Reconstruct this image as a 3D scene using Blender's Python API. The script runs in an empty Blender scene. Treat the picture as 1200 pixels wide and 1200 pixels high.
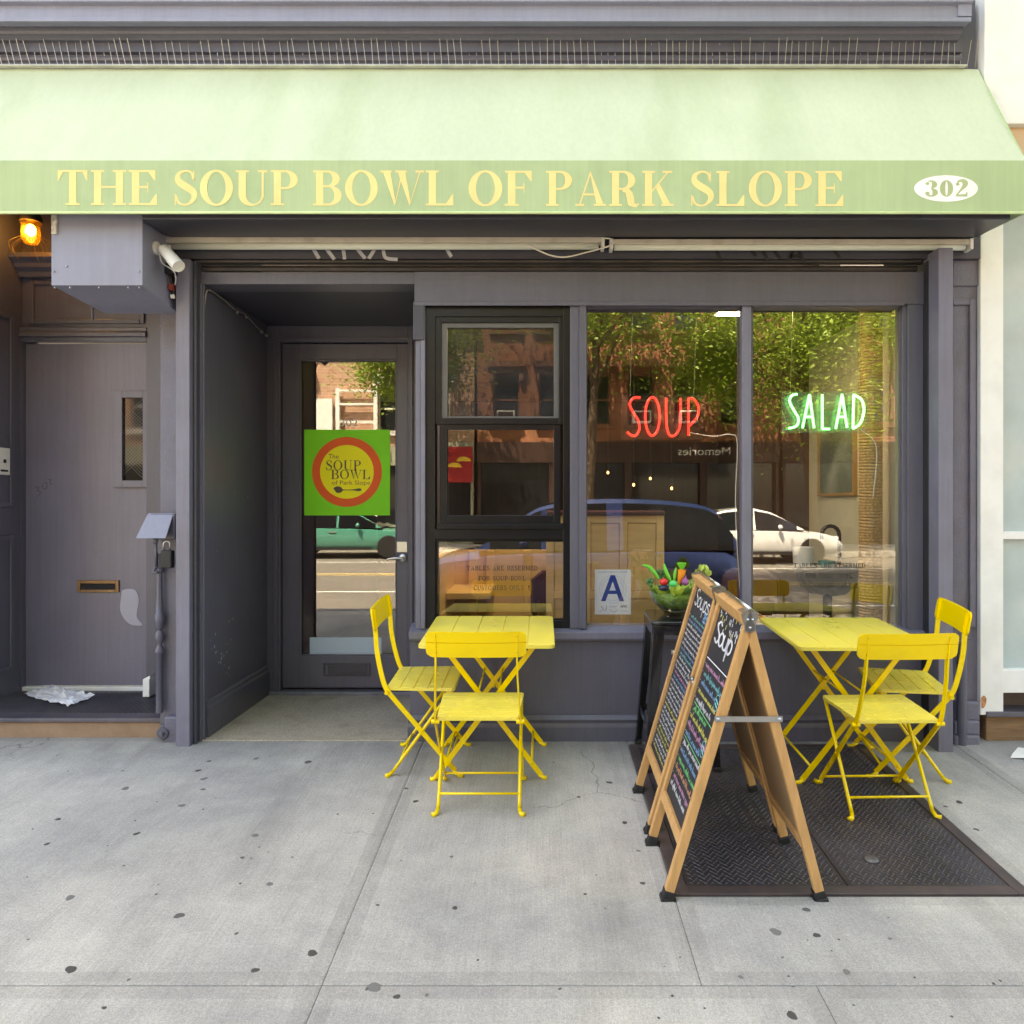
import bpy, math, random
from mathutils import Matrix, Vector, Euler

# ------------------------------------------------------------------ camera, sky, sun, exposure
SC = bpy.context.scene
COL = SC.collection
F, D, VX, VY, ZC, SL = 850.0, 4.106, 634.0, 590.0, 1.343, 0.0612   # photo px focal length, camera distance, vanishing point, eye height, pavement fall
GC = ZC + SL * D

cam = bpy.data.cameras.new('camera')
cam.sensor_fit = 'HORIZONTAL'; cam.sensor_width = 36.0
cam.lens = 36.0 * F / 1200.0
cam.shift_x = (600 - VX) / 1200.0
cam.shift_y = (VY - 600) / 1200.0
cam.clip_start = 0.05; cam.clip_end = 400
camo = bpy.data.objects.new('camera', cam); COL.objects.link(camo)
camo.location = (0, -D, ZC); camo.rotation_euler = (math.radians(90), 0, 0)
SC.camera = camo

SUN_EL, SUN_AZ = 62.0, -30.0        # sun stands behind the shop, to the left
sd = Vector((math.sin(math.radians(SUN_AZ)) * math.cos(math.radians(SUN_EL)),
             math.cos(math.radians(SUN_AZ)) * math.cos(math.radians(SUN_EL)), math.sin(math.radians(SUN_EL))))
w = bpy.data.worlds.new('World'); SC.world = w; w.use_nodes = True
nt = w.node_tree; nt.nodes.clear()
wo = nt.nodes.new('ShaderNodeOutputWorld'); bg = nt.nodes.new('ShaderNodeBackground'); sk = nt.nodes.new('ShaderNodeTexSky')
sk.sky_type = 'NISHITA'; sk.sun_disc = False
sk.sun_elevation = math.radians(SUN_EL); sk.sun_rotation = math.radians(SUN_AZ)
sk.air_density = 1.0; sk.dust_density = 2.5; sk.ozone_density = 0.8
bg.inputs['Strength'].default_value = 0.15
nt.links.new(sk.outputs[0], bg.inputs[0]); nt.links.new(bg.outputs[0], wo.inputs[0])

sun = bpy.data.lights.new('sun', 'SUN'); sun.energy = 5.0; sun.angle = math.radians(0.53); sun.color = (1.0, 0.95, 0.87)
suno = bpy.data.objects.new('sun', sun); COL.objects.link(suno)
suno.rotation_euler = sd.to_track_quat('Z', 'Y').to_euler(); suno.location = sd * 40

vs = SC.view_settings
vs.view_transform = 'Standard'; vs.look = 'None'; vs.gamma = 1.0; vs.use_curve_mapping = False
vs.exposure = 2.84
vs.use_white_balance = True
vs.white_balance_temperature = 8800; vs.white_balance_tint = 9
SC.cycles.use_denoising = True
SC.cycles.max_bounces = 10; SC.cycles.transparent_max_bounces = 16
SC.cycles.sample_clamp_indirect = 6.0
SC.cycles.caustics_reflective = False; SC.cycles.caustics_refractive = False
rnd = random.Random(7)

# ------------------------------------------------------------------ helpers
def WX(px, Y=0.0): return (px - VX) * (D + Y) / F            # photo column -> metres on the plane at depth Y
def WZ(py, Y=0.0): return ZC - (py - VY) * (D + Y) / F
def GP(px, py, h=0.0):                                       # photo pixel -> point on the sloping pavement (or h above it)
    t = (GC - h) / (py - VY + SL * F)
    return (px - VX) * t, F * t - D
def lin(c): c /= 255.0; return c / 12.92 if c <= 0.04045 else ((c + 0.055) / 1.055) ** 2.4
def S(r, g, b): return (lin(r), lin(g), lin(b))

def _n(nt, t, **k):
    n = nt.nodes.new(t)
    for a, v in k.items():
        if a in n.inputs: n.inputs[a].default_value = v
        else: setattr(n, a, v)
    return n
MATS = {}
def M(name, col, rough=0.6, metal=0.0, var=0.12, vs_=5.0, bump=0.0, bs=80.0, spec=0.5, stretch=(1, 1, 1), emit=None, es=0.0,
      dirt=None, damt=0.0, dsc=2.0, coat=0.0, trans=0.0, bdist=0.002, rvar=0.0, fine=0.0, fs=150.0, chips=None, streak=0.0):
    """Principled material: base colour with two scales of noise, optional dirt tint, bump"""
    if name in MATS: return MATS[name]
    m = bpy.data.materials.new(name); m.use_nodes = True
    nt = m.node_tree; L = nt.links; b = nt.nodes['Principled BSDF']
    b.inputs['Roughness'].default_value = rough; b.inputs['Metallic'].default_value = metal
    b.inputs['Specular IOR Level'].default_value = spec; b.inputs['Coat Weight'].default_value = coat
    tc = _n(nt, 'ShaderNodeTexCoord'); mp = _n(nt, 'ShaderNodeMapping'); mp.inputs['Scale'].default_value = stretch
    L.new(tc.outputs['Object'], mp.inputs['Vector'])
    n1 = _n(nt, 'ShaderNodeTexNoise', Scale=vs_, Detail=6.0, Roughness=0.6); L.new(mp.outputs[0], n1.inputs['Vector'])
    mr = _n(nt, 'ShaderNodeMapRange'); mr.inputs['From Min'].default_value = 0.3; mr.inputs['From Max'].default_value = 0.7
    mr.inputs['To Min'].default_value = 1 - var; mr.inputs['To Max'].default_value = 1 + var
    L.new(n1.outputs['Fac'], mr.inputs['Value'])
    fac = mr.outputs[0]
    if fine:
        n3 = _n(nt, 'ShaderNodeTexNoise', Scale=fs, Detail=3.0); L.new(mp.outputs[0], n3.inputs['Vector'])
        m3 = _n(nt, 'ShaderNodeMapRange'); m3.inputs['From Min'].default_value = 0.3; m3.inputs['From Max'].default_value = 0.7
        m3.inputs['To Min'].default_value = 1 - fine; m3.inputs['To Max'].default_value = 1 + fine
        L.new(n3.outputs['Fac'], m3.inputs['Value'])
        mm = _n(nt, 'ShaderNodeMath', operation='MULTIPLY'); L.new(fac, mm.inputs[0]); L.new(m3.outputs[0], mm.inputs[1]); fac = mm.outputs[0]
    vm = _n(nt, 'ShaderNodeVectorMath', operation='SCALE'); vm.inputs[0].default_value = col; L.new(fac, vm.inputs['Scale'])
    out = vm.outputs[0]
    if dirt:
        n2 = _n(nt, 'ShaderNodeTexNoise', Scale=dsc, Detail=6.0, Roughness=0.55); L.new(mp.outputs[0], n2.inputs['Vector'])
        r2 = _n(nt, 'ShaderNodeMapRange'); r2.inputs['From Min'].default_value = 0.5; r2.inputs['From Max'].default_value = 0.75
        r2.inputs['To Max'].default_value = damt
        L.new(n2.outputs['Fac'], r2.inputs['Value'])
        mx = _n(nt, 'ShaderNodeMix', data_type='RGBA'); L.new(r2.outputs[0], mx.inputs[0]); L.new(out, mx.inputs[6])
        mx.inputs[7].default_value = (*dirt, 1); out = mx.outputs[2]
    if streak:      # faint runs and brush marks down the surface
        ms_ = _n(nt, 'ShaderNodeMapping'); ms_.inputs['Scale'].default_value = (26, 26, 1.1); L.new(tc.outputs['Object'], ms_.inputs['Vector'])
        ns = _n(nt, 'ShaderNodeTexNoise', Scale=1.6, Detail=5.0, Roughness=.65); L.new(ms_.outputs[0], ns.inputs['Vector'])
        rs_ = _n(nt, 'ShaderNodeMapRange'); rs_.inputs['From Min'].default_value = .3; rs_.inputs['From Max'].default_value = .7; rs_.inputs['To Min'].default_value = 1 - streak; rs_.inputs['To Max'].default_value = 1 + streak
        L.new(ns.outputs['Fac'], rs_.inputs['Value']); sv = _n(nt, 'ShaderNodeVectorMath', operation='SCALE'); L.new(out, sv.inputs[0]); L.new(rs_.outputs[0], sv.inputs['Scale']); out = sv.outputs[0]
    if chips:       # small flakes where the coat has gone: (colour, scale, threshold)
        nc = _n(nt, 'ShaderNodeTexNoise', Scale=chips[1], Detail=5.0, Roughness=.55); L.new(tc.outputs['Object'], nc.inputs['Vector'])
        rc_ = _n(nt, 'ShaderNodeMapRange'); rc_.inputs['From Min'].default_value = chips[2]; rc_.inputs['From Max'].default_value = chips[2] + .012; L.new(nc.outputs['Fac'], rc_.inputs['Value'])
        mc = _n(nt, 'ShaderNodeMix', data_type='RGBA'); L.new(rc_.outputs[0], mc.inputs[0]); L.new(out, mc.inputs[6]); mc.inputs[7].default_value = (*chips[0], 1); out = mc.outputs[2]
    L.new(out, b.inputs['Base Color'])
    if rvar:
        rr = _n(nt, 'ShaderNodeMapRange'); rr.inputs['From Min'].default_value = 0.3; rr.inputs['From Max'].default_value = 0.7
        rr.inputs['To Min'].default_value = max(0.02, rough - rvar); rr.inputs['To Max'].default_value = min(1, rough + rvar)
        L.new(n1.outputs['Fac'], rr.inputs['Value']); L.new(rr.outputs[0], b.inputs['Roughness'])
    if bump:
        nb = _n(nt, 'ShaderNodeTexNoise', Scale=bs, Detail=4.0); L.new(mp.outputs[0], nb.inputs['Vector'])
        bp = _n(nt, 'ShaderNodeBump', Strength=bump, Distance=bdist); L.new(nb.outputs['Fac'], bp.inputs['Height'])
        L.new(bp.outputs[0], b.inputs['Normal'])
    if emit:
        b.inputs['Emission Color'].default_value = (*emit, 1); b.inputs['Emission Strength'].default_value = es
    if trans:
        tl = _n(nt, 'ShaderNodeBsdfTranslucent'); L.new(out, tl.inputs['Color'])
        ms = _n(nt, 'ShaderNodeMixShader'); ms.inputs[0].default_value = trans
        L.new(b.outputs[0], ms.inputs[1]); L.new(tl.outputs[0], ms.inputs[2])
        L.new(ms.outputs[0], nt.nodes['Material Output'].inputs['Surface'])
    MATS[name] = m
    return m

def glass(name, refl=1.9, tint=(1, 1, 1), haze=0.0, hazecol=(0.3, 0.3, 0.3), wav=0.0):
    """window pane: clear, with a mirror share that follows the Fresnel law (two surfaces per pane)"""
    if name in MATS: return MATS[name]
    m = bpy.data.materials.new(name); m.use_nodes = True; nt = m.node_tree; L = nt.links
    nt.nodes.remove(nt.nodes['Principled BSDF'])
    out = nt.nodes['Material Output']
    fr = _n(nt, 'ShaderNodeFresnel', IOR=1.52); mu = _n(nt, 'ShaderNodeMath', operation='MULTIPLY', use_clamp=True); mu.inputs[1].default_value = refl
    L.new(fr.outputs[0], mu.inputs[0])
    ge = _n(nt, 'ShaderNodeNewGeometry'); io = _n(nt, 'ShaderNodeMapRange'); io.inputs['To Min'].default_value = 1.52; io.inputs['To Max'].default_value = 1 / 1.52   # a thin pane mirrors alike from both sides
    L.new(ge.outputs['Backfacing'], io.inputs['Value']); L.new(io.outputs[0], fr.inputs['IOR'])
    tr = _n(nt, 'ShaderNodeBsdfTransparent'); tr.inputs[0].default_value = (*tint, 1)
    gl = _n(nt, 'ShaderNodeBsdfGlossy'); gl.inputs['Roughness'].default_value = 0.0
    if wav:
        tc = _n(nt, 'ShaderNodeTexCoord'); nb = _n(nt, 'ShaderNodeTexNoise', Scale=2.2, Detail=1.0); L.new(tc.outputs['Object'], nb.inputs['Vector'])
        bp = _n(nt, 'ShaderNodeBump', Strength=wav, Distance=0.01); L.new(nb.outputs['Fac'], bp.inputs['Height']); L.new(bp.outputs[0], gl.inputs['Normal'])
    ms = _n(nt, 'ShaderNodeMixShader'); L.new(mu.outputs[0], ms.inputs[0]); L.new(tr.outputs[0], ms.inputs[1]); L.new(gl.outputs[0], ms.inputs[2])
    o = ms.outputs[0]
    if haze:
        df = _n(nt, 'ShaderNodeBsdfDiffuse'); df.inputs[0].default_value = (*hazecol, 1)
        tc = _n(nt, 'ShaderNodeTexCoord'); nz = _n(nt, 'ShaderNodeTexNoise', Scale=7.0, Detail=8.0); L.new(tc.outputs['Object'], nz.inputs['Vector'])
        r2 = _n(nt, 'ShaderNodeMapRange'); r2.inputs['From Min'].default_value = 0.3; r2.inputs['From Max'].default_value = 0.8; r2.inputs['To Min'].default_value = haze * 0.5; r2.inputs['To Max'].default_value = haze * 1.5
        L.new(nz.outputs['Fac'], r2.inputs['Value'])
        m2 = _n(nt, 'ShaderNodeMixShader'); L.new(r2.outputs[0], m2.inputs[0]); L.new(o, m2.inputs[1]); L.new(df.outputs[0], m2.inputs[2]); o = m2.outputs[0]
    L.new(o, out.inputs['Surface'])
    MATS[name] = m
    return m

WM = {}
def empty(name, loc=(0, 0, 0), rot=(0, 0, 0), label=None, cat=None, group=None, kind=None):
    o = bpy.data.objects.new(name, None); COL.objects.link(o); o.empty_display_size = 0.1
    o.location = loc; o.rotation_euler = rot
    WM[o.name] = Matrix.Translation(loc) @ Euler(rot).to_matrix().to_4x4()
    tag(o, label, cat, group, kind); return o
def tag(o, label=None, cat=None, group=None, kind=None):
    if label: o['label'] = label
    if cat: o['category'] = cat
    if group: o['group'] = group
    if kind: o['kind'] = kind
    return o

class MB:
    """collects shapes, then becomes ONE mesh object"""
    def __init__(s): s.v = []; s.f = []; s.mi = []
    def add(s, vs, fs, mi=0, mtx=None):
        o = len(s.v)
        s.v += [tuple(mtx @ Vector(p)) if mtx else tuple(p) for p in vs]
        s.f += [tuple(i + o for i in f) for f in fs]; s.mi += [mi] * len(fs); return s
    def box(s, x0, x1, y0, y1, z0, z1, mi=0, mtx=None):
        vs = [(x0, y0, z0), (x1, y0, z0), (x1, y1, z0), (x0, y1, z0), (x0, y0, z1), (x1, y0, z1), (x1, y1, z1), (x0, y1, z1)]
        return s.add(vs, [(0, 3, 2, 1), (4, 5, 6, 7), (0, 1, 5, 4), (1, 2, 6, 5), (2, 3, 7, 6), (3, 0, 4, 7)], mi, mtx)
    def pbox(s, px0, py0, px1, py1, Yf, Yb, mi=0):     # box whose front face fills these photo pixels on plane Yf
        return s.box(WX(px0, Yf), WX(px1, Yf), Yf, Yb, WZ(py1, Yf), WZ(py0, Yf), mi)
    def frame(s, x0, x1, z0, z1, y0, y1, t, mi=0):     # rectangular frame, bars butted; t = (left,right,bottom,top)
        l, r, b, u = t if isinstance(t, tuple) else (t, t, t, t)
        s.box(x0, x0 + l, y0, y1, z0, z1, mi); s.box(x1 - r, x1, y0, y1, z0, z1, mi)
        if b: s.box(x0 + l, x1 - r, y0, y1, z0, z0 + b, mi)
        if u: s.box(x0 + l, x1 - r, y0, y1, z1 - u, z1, mi)
        return s
    def prism(s, poly, axis, a0, a1, mi=0, mtx=None):  # polygon in the two other axes, extruded along axis
        n = len(poly); vs = []
        for a in (a0, a1):
            for (p, q) in poly:
                vs.append({'x': (a, p, q), 'y': (p, a, q), 'z': (p, q, a)}[axis])
        fs = [tuple(range(n)), tuple(range(2 * n - 1, n - 1, -1))] + [(i, i + n, (i + 1) % n + n, (i + 1) % n) for i in range(n)]
        return s.add(vs, fs, mi, mtx)
    def tube(s, pts, r, n=8, mi=0, cap=True, mtx=None, flat=None, closed=False):
        pts = [Vector(p) for p in pts]; vs = []; fs = []; up = None; m = len(pts)
        for i, p in enumerate(pts):
            if closed: d = pts[(i + 1) % m] - pts[i - 1]
            else: d = pts[min(i + 1, m - 1)] - pts[max(i - 1, 0)]
            d.normalize()
            if up is None:
                up = Vector((0, 0, 1)) if abs(d.z) < 0.9 else Vector((1, 0, 0))
                if flat: up = Vector(flat[2])
            a = d.cross(up).normalized(); b = a.cross(d).normalized()
            if not flat: up = b
            rr = r[i] if isinstance(r, (list, tuple)) else r
            for k in range(n):
                t = 2 * math.pi * (k + (0.5 if n == 4 else 0)) / n
                if flat:
                    q = math.sqrt(2) if n == 4 else 1
                    vs.append(p + a * math.cos(t) * flat[0] * q + b * math.sin(t) * flat[1] * q)
                else: vs.append(p + a * math.cos(t) * rr + b * math.sin(t) * rr)
        for i in range(m if closed else m - 1):
            j = (i + 1) % m
            for k in range(n):
                fs.append((i * n + k, i * n + (k + 1) % n, j * n + (k + 1) % n, j * n + k))
        if cap and not closed: fs += [tuple(range(n - 1, -1, -1)), tuple(range((m - 1) * n, m * n))]
        return s.add(vs, fs, mi, mtx)
    def lathe(s, prof, c=(0, 0, 0), n=20, mi=0, mtx=None):   # prof = [(r,z)], spun about z
        vs = []; fs = []; m = len(prof)
        for (r, z) in prof:
            for k in range(n):
                t = 2 * math.pi * k / n; vs.append((c[0] + r * math.cos(t), c[1] + r * math.sin(t), c[2] + z))
        for i in range(m - 1):
            for k in range(n): fs.append((i * n + k, i * n + (k + 1) % n, (i + 1) * n + (k + 1) % n, (i + 1) * n + k))
        if prof[0][0] > 1e-5: fs.append(tuple(range(n - 1, -1, -1)))
        if prof[-1][0] > 1e-5: fs.append(tuple(range((m - 1) * n, m * n)))
        return s.add(vs, fs, mi, mtx)
    def ball(s, c, r, n=10, m=7, mi=0, sc=(1, 1, 1), mtx=None):
        prof = [(r * math.sin(math.pi * i / m), -r * math.cos(math.pi * i / m)) for i in range(m + 1)]
        T = Matrix.Translation(c) @ Matrix.Diagonal((*sc, 1))
        return s.lathe([(max(p, 1e-6), z) for p, z in prof], (0, 0, 0), n, mi, (mtx @ T) if mtx else T)
    def ribbon(s, pts, wd, mi=0, mtx=None, y=0.0):     # flat stroke in the xz plane facing -y
        n = len(pts); vs = []
        for i, (x, z) in enumerate(pts):
            ax, az = pts[max(i - 1, 0)]; bx, bz = pts[min(i + 1, n - 1)]
            dx, dz = bx - ax, bz - az; l = math.hypot(dx, dz) or 1
            h = (wd[i] if isinstance(wd, (list, tuple)) else wd) / 2
            vs += [(x - dz / l * h, y, z + dx / l * h), (x + dz / l * h, y, z - dx / l * h)]
        return s.add(vs, [(2 * i, 2 * i + 1, 2 * i + 3, 2 * i + 2) for i in range(n - 1)], mi, mtx)
    def mesh(s, name, mats):
        me = bpy.data.meshes.new(name); me.from_pydata(s.v, [], s.f)
        for m in (mats if isinstance(mats, (list, tuple)) else [mats]): me.materials.append(m)
        if any(s.mi): me.polygons.foreach_set('material_index', s.mi)
        me.update(); return me
    def build(s, name, mats, parent=None, bevel=0.0, smooth=False, local=False, seg=2, solid=0.0, sub=0):
        me = s.mesh(name, mats)
        return put(name, me, parent, bevel, smooth, local, seg, solid, sub)

def put(name, me, parent=None, bevel=0.0, smooth=False, local=False, seg=2, solid=0.0, sub=0, loc=None):
    o = bpy.data.objects.new(name, me); COL.objects.link(o)
    if parent is not None:
        W = WM[parent.name]
        if not local: me.transform(W.inverted())
        o.parent = parent; WM[o.name] = W
    else: WM[o.name] = Matrix.Identity(4)
    if loc is not None: o.location = loc
    if smooth:
        for p in me.polygons: p.use_smooth = True
        if smooth is not True:
            me.set_sharp_from_angle(angle=math.radians(smooth))
    if sub:
        md = o.modifiers.new('sub', 'SUBSURF'); md.levels = md.render_levels = sub
    if solid:
        md = o.modifiers.new('solid', 'SOLIDIFY'); md.thickness = solid; md.offset = 0
    if bevel:
        md = o.modifiers.new('bevel', 'BEVEL'); md.width = bevel; md.segments = seg; md.limit_method = 'ANGLE'; md.angle_limit = math.radians(40)
    return o
def one(mb, name, mats, label, cat, group=None, loc=(0, 0, 0), **k):   # a thing that is a single mesh
    o = mb.build(name, mats, None, **k); tag(o, label, cat, group); return o
def copy_tree(o, parent=None):
    c = o.copy(); COL.objects.link(c); c.parent = parent
    WM[c.name] = WM[o.name]
    for ch in list(o.children): copy_tree(ch, c)
    return c
def groundfix(root, x, y, rz=0.0):        # stand a thing on the sloping pavement
    root.location = (x, y, SL * y); root.rotation_euler = (Matrix.Rotation(math.atan(SL), 3, 'X') @ Matrix.Rotation(rz, 3, 'Z')).to_euler()
def arc(cx, cz, rx, rz, a0, a1, n=14):
    return [(cx + rx * math.cos(math.radians(a0 + (a1 - a0) * i / n)), cz + rz * math.sin(math.radians(a0 + (a1 - a0) * i / n))) for i in range(n + 1)]
def smooth_path(pts, k=6):                # Catmull-Rom through the points, any dimension
    P = [pts[0]] + list(pts) + [pts[-1]]; out = []
    for i in range(1, len(P) - 2):
        p0, p1, p2, p3 = P[i - 1:i + 3]
        for j in range(k):
            t = j / k
            out.append(tuple(0.5 * (2 * b + (c - a) * t + (2 * a - 5 * b + 4 * c - d) * t * t + (3 * b - a - 3 * c + d) * t ** 3) for a, b, c, d in zip(p0, p1, p2, p3)))
    out.append(tuple(pts[-1])); return out

# ---- high-contrast roman capitals and figures, drawn as stroke pieces on a unit cap height
def glyph(ch, st=0.16, hl=0.04):
    P = []   # pieces: list of polygons / (outline strips)
    def R(x0, z0, x1, z1): P.append([(x0, z0), (x1, z0), (x1, z1), (x0, z1)])
    def Q(*p): P.append(list(p))
    def ring(cx, cz, rx, rz, ix, iz, a0=0, a1=360, icx=None, n=26):
        icx = cx if icx is None else icx
        o = arc(cx, cz, rx, rz, a0, a1, n); i = arc(icx, cz, ix, iz, a0, a1, n)
        for k in range(n): P.append([o[k], o[k + 1], i[k + 1], i[k]])
    def ser(x, z, half): R(x - half, z, x + half, z + hl)
    def rib(pts, wd):
        m = MB(); m.ribbon(pts, wd); v = m.v
        for f in m.f: P.append([(v[i][0], v[i][2]) for i in (f[0], f[1], f[2], f[3])])
    s2 = st / 2
    if ch == 'T': R(.40 - s2, hl, .40 + s2, 1 - hl); R(.02, 1 - hl, .78, 1); Q((.02, 1 - hl), (.02, .70), (.045, .70), (.15, 1 - hl)); Q((.78, 1 - hl), (.65, 1 - hl), (.755, .70), (.78, .70)); ser(.40, 0, .18); w = .80
    elif ch == 'H':
        for x in (.17, .73): R(x - s2, hl, x + s2, 1 - hl); ser(x, 0, .17); ser(x, 1 - hl, .17)
        R(.17 + s2, .49, .73 - s2, .49 + hl); w = .90
    elif ch in 'EFL':
        R(.17 - s2, hl, .17 + s2, 1 - hl); w = .76
        if ch != 'L': R(0, 1 - hl, .68, 1); Q((.68, 1 - hl), (.50, 1 - hl), (.655, .70), (.68, .70)); R(.17 + s2, .49, .47, .49 + hl); R(.47, .37, .495, .65)
        else: ser(.17, 1 - hl, .17)
        if ch != 'F': R(0, 0, .72, hl); Q((.72, hl), (.72, .32), (.695, .32), (.53, hl))
        else: ser(.17, 0, .18); w = .70
    elif ch in 'OQ0':
        if ch == '0': ring(.3, .5, .3, .51, .3 - st, .51 - hl); w = .6
        else: ring(.43, .5, .43, .515, .43 - st, .515 - hl); w = .86
    elif ch == 'C': ring(.43, .5, .43, .515, .43 - st, .515 - hl, 42, 318); R(.72, .66, .76, .98); w = .80
    elif ch == 'U': R(.17 - s2, .32, .17 + s2, 1 - hl); R(.70 - hl / 2, .32, .70 + hl / 2, 1 - hl); ring(.405, .32, .405 - .17 + s2, .335, (.70 - hl / 2 - .17 - s2) / 2, .335 - hl, 180, 360, icx=(.70 - hl / 2 + .17 + s2) / 2); ser(.17, 1 - hl, .17); ser(.70, 1 - hl, .12); w = .84
    elif ch in 'PRBD':
        R(.17 - s2, hl, .17 + s2, 1 - hl); ser(.17, 0, .17); R(0, 1 - hl, .3, 1)
        if ch == 'D': R(.17 + s2, 0, .34, hl); R(.3, 1 - hl, .34, 1); ring(.34, .5, .46, .5, .46 - st, .5 - hl, -90, 90); w = .82
        else:
            top = .46 if ch != 'B' else .52
            R(.3, 1 - hl, .38, 1); R(.17 + s2, top, .38, top + hl)
            ring(.38, (1 + top) / 2, .32, (1 - top) / 2, .32 - st, (1 - top) / 2 - hl, -90, 90); w = .72
            if ch == 'B': R(.17 + s2, 0, .40, hl); ring(.40, (top + hl) / 2, .35, (top + hl) / 2, .35 - st, (top + hl) / 2 - hl, -90, 90); w = .77
            if ch == 'R': rib(smooth_path([(.36, .47), (.50, .42), (.56, .26), (.60, .08), (.70, .015), (.80, .06)], 5), [hl] + [st * .75] * 6 + [st] * 10 + [st * .6] * 5 + [hl] * 4); w = .82
    elif ch == 'A': Q((.10, hl), (.14, hl), (.42, .93), (.40, 1.0)); Q((.40, 1.0), (.40, .9), (.66 - s2, hl), (.66 + s2, hl)); R(.22, .30, .54, .30 + hl); ser(.12, 0, .12); ser(.66, 0, .17); w = .84
    elif ch in 'WVM':
        if ch == 'W':
            Q((.07, 1 - hl), (.07 + st, 1 - hl), (.40, .08), (.37, 0)); Q((.37, 0), (.40, .08), (.56, .80), (.53, .86))
            Q((.46, 1 - hl), (.46 + st, 1 - hl), (.79, .08), (.76, 0)); Q((.76, 0), (.79, .08), (1.05, 1 - hl), (1.01, 1 - hl))
            for x, h in ((.15, .15), (.54, .15), (1.03, .11)): ser(x, 1 - hl, h)
            w = 1.12
        else:
            R(.12 - hl / 2, hl, .12 + hl / 2, 1 - hl); Q((.10, 1 - hl), (.10 + st, 1 - hl), (.50, .12), (.46, 0)); Q((.46, 0), (.50, .12), (.78, 1 - hl), (.74, 1 - hl)); R(.80 - s2, hl, .80 + s2, 1 - hl)
            ser(.12, 0, .11); ser(.80, 0, .17); R(0, 1 - hl, .2, 1); R(.76, 1 - hl, .97, 1); w = .98
    elif ch == 'N': R(.12 - hl / 2, hl, .12 + hl / 2, 1 - hl); Q((.06, 1 - hl), (.06 + st, 1 - hl), (.74, .05), (.72, 0)); R(.72 - hl / 2, .05, .72 + hl / 2, 1 - hl); ser(.12, 0, .11); ser(.72, 1 - hl, .11); R(0, 1 - hl, .2, 1); w = .84
    elif ch == 'K': R(.17 - s2, hl, .17 + s2, 1 - hl); ser(.17, 0, .17); ser(.17, 1 - hl, .17); Q((.25, .38), (.25, .44), (.66, 1 - hl), (.70, 1 - hl)); Q((.36, .54), (.45, .66), (.66 + s2, hl), (.66 - s2, hl)); ser(.68, 1 - hl, .13); ser(.68, 0, .17); w = .86
    elif ch == 'Y': Q((.08, 1 - hl), (.08 + st, 1 - hl), (.44, .42), (.34, .42)); Q((.40, .42), (.44, .42), (.70, 1 - hl), (.66, 1 - hl)); R(.40 - s2, hl, .40 + s2, .44); ser(.40, 0, .17); ser(.16, 1 - hl, .15); ser(.68, 1 - hl, .11); w = .80
    elif ch == 'S':
        c = smooth_path([(.50, .73), (.46, .92), (.30, .985), (.13, .90), (.10, .74), (.20, .61), (.36, .50), (.50, .38), (.52, .22), (.42, .07), (.27, .015), (.12, .08), (.05, .28)], 5)
        n = len(c); wd = []
        for i in range(n):
            u = i / (n - 1); wd.append(hl + (st * 1.05 - hl) * max(0, math.sin(math.pi * min(1, max(0, (u - .18) / .60)))) ** 1.1)
        rib(c, wd); R(.50, .68, .53, .985); R(.02, .015, .05, .32); w = .60
    elif ch == '!': Q((.08, 1), (.24, 1), (.19, .28), (.13, .28)); ring(.16, .07, .075, .075, .001, .001, n=12); w = .32
    elif ch == '3':
        ring(.27, .75, .27, .25, .27 - st, .25 - hl, -90, 130); ring(.27, .25, .30, .26, .30 - st, .26 - hl, -140, 90); ring(.10, .80, .09, .09, .001, .001, n=12); ring(.10, .20, .10, .10, .001, .001, n=12); w = .58
    elif ch == '2':
        c = smooth_path([(.12, .74), (.16, .93), (.32, .98), (.45, .88), (.44, .68), (.28, .42), (.05, .06)], 5); n = len(c)
        rib(c, [hl + (st * 1.1 - hl) * math.sin(math.pi * i / (n - 1)) ** 2 for i in range(n)]); Q((.03, 0), (.56, 0), (.56, .3), (.53, .3), (.47, .15), (.10, .13)); ring(.12, .76, .09, .09, .001, .001, n=12); w = .58
    else: w = .35
    return P, w

def letters(word, x0, x1, z0, h, y, eps=0.00025, st=.16, hl=.045, gap=.07):
    """meshes for each character of word, fitted between x0 and x1 on plane y (pieces stepped by eps so none are coplanar)"""
    gl = [glyph(c, st, hl) for c in word]; tot = sum(g[1] for g in gl) + gap * (len(word) - 1)
    kx = (x1 - x0) / tot; x = x0; out = []
    for (P, w_), c in zip(gl, word):
        if P:
            m = MB()
            for i, p in enumerate(P):
                a = sum(p[k][0] * p[(k + 1) % len(p)][1] - p[(k + 1) % len(p)][0] * p[k][1] for k in range(len(p)))
                q = p if a > 0 else p[::-1]
                m.add([(x + u * kx, y - (i % 4) * eps, z0 + v * h) for u, v in q], [tuple(range(len(q)))])
            out.append(m)
        x += (w_ + gap) * kx
    return out

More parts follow.
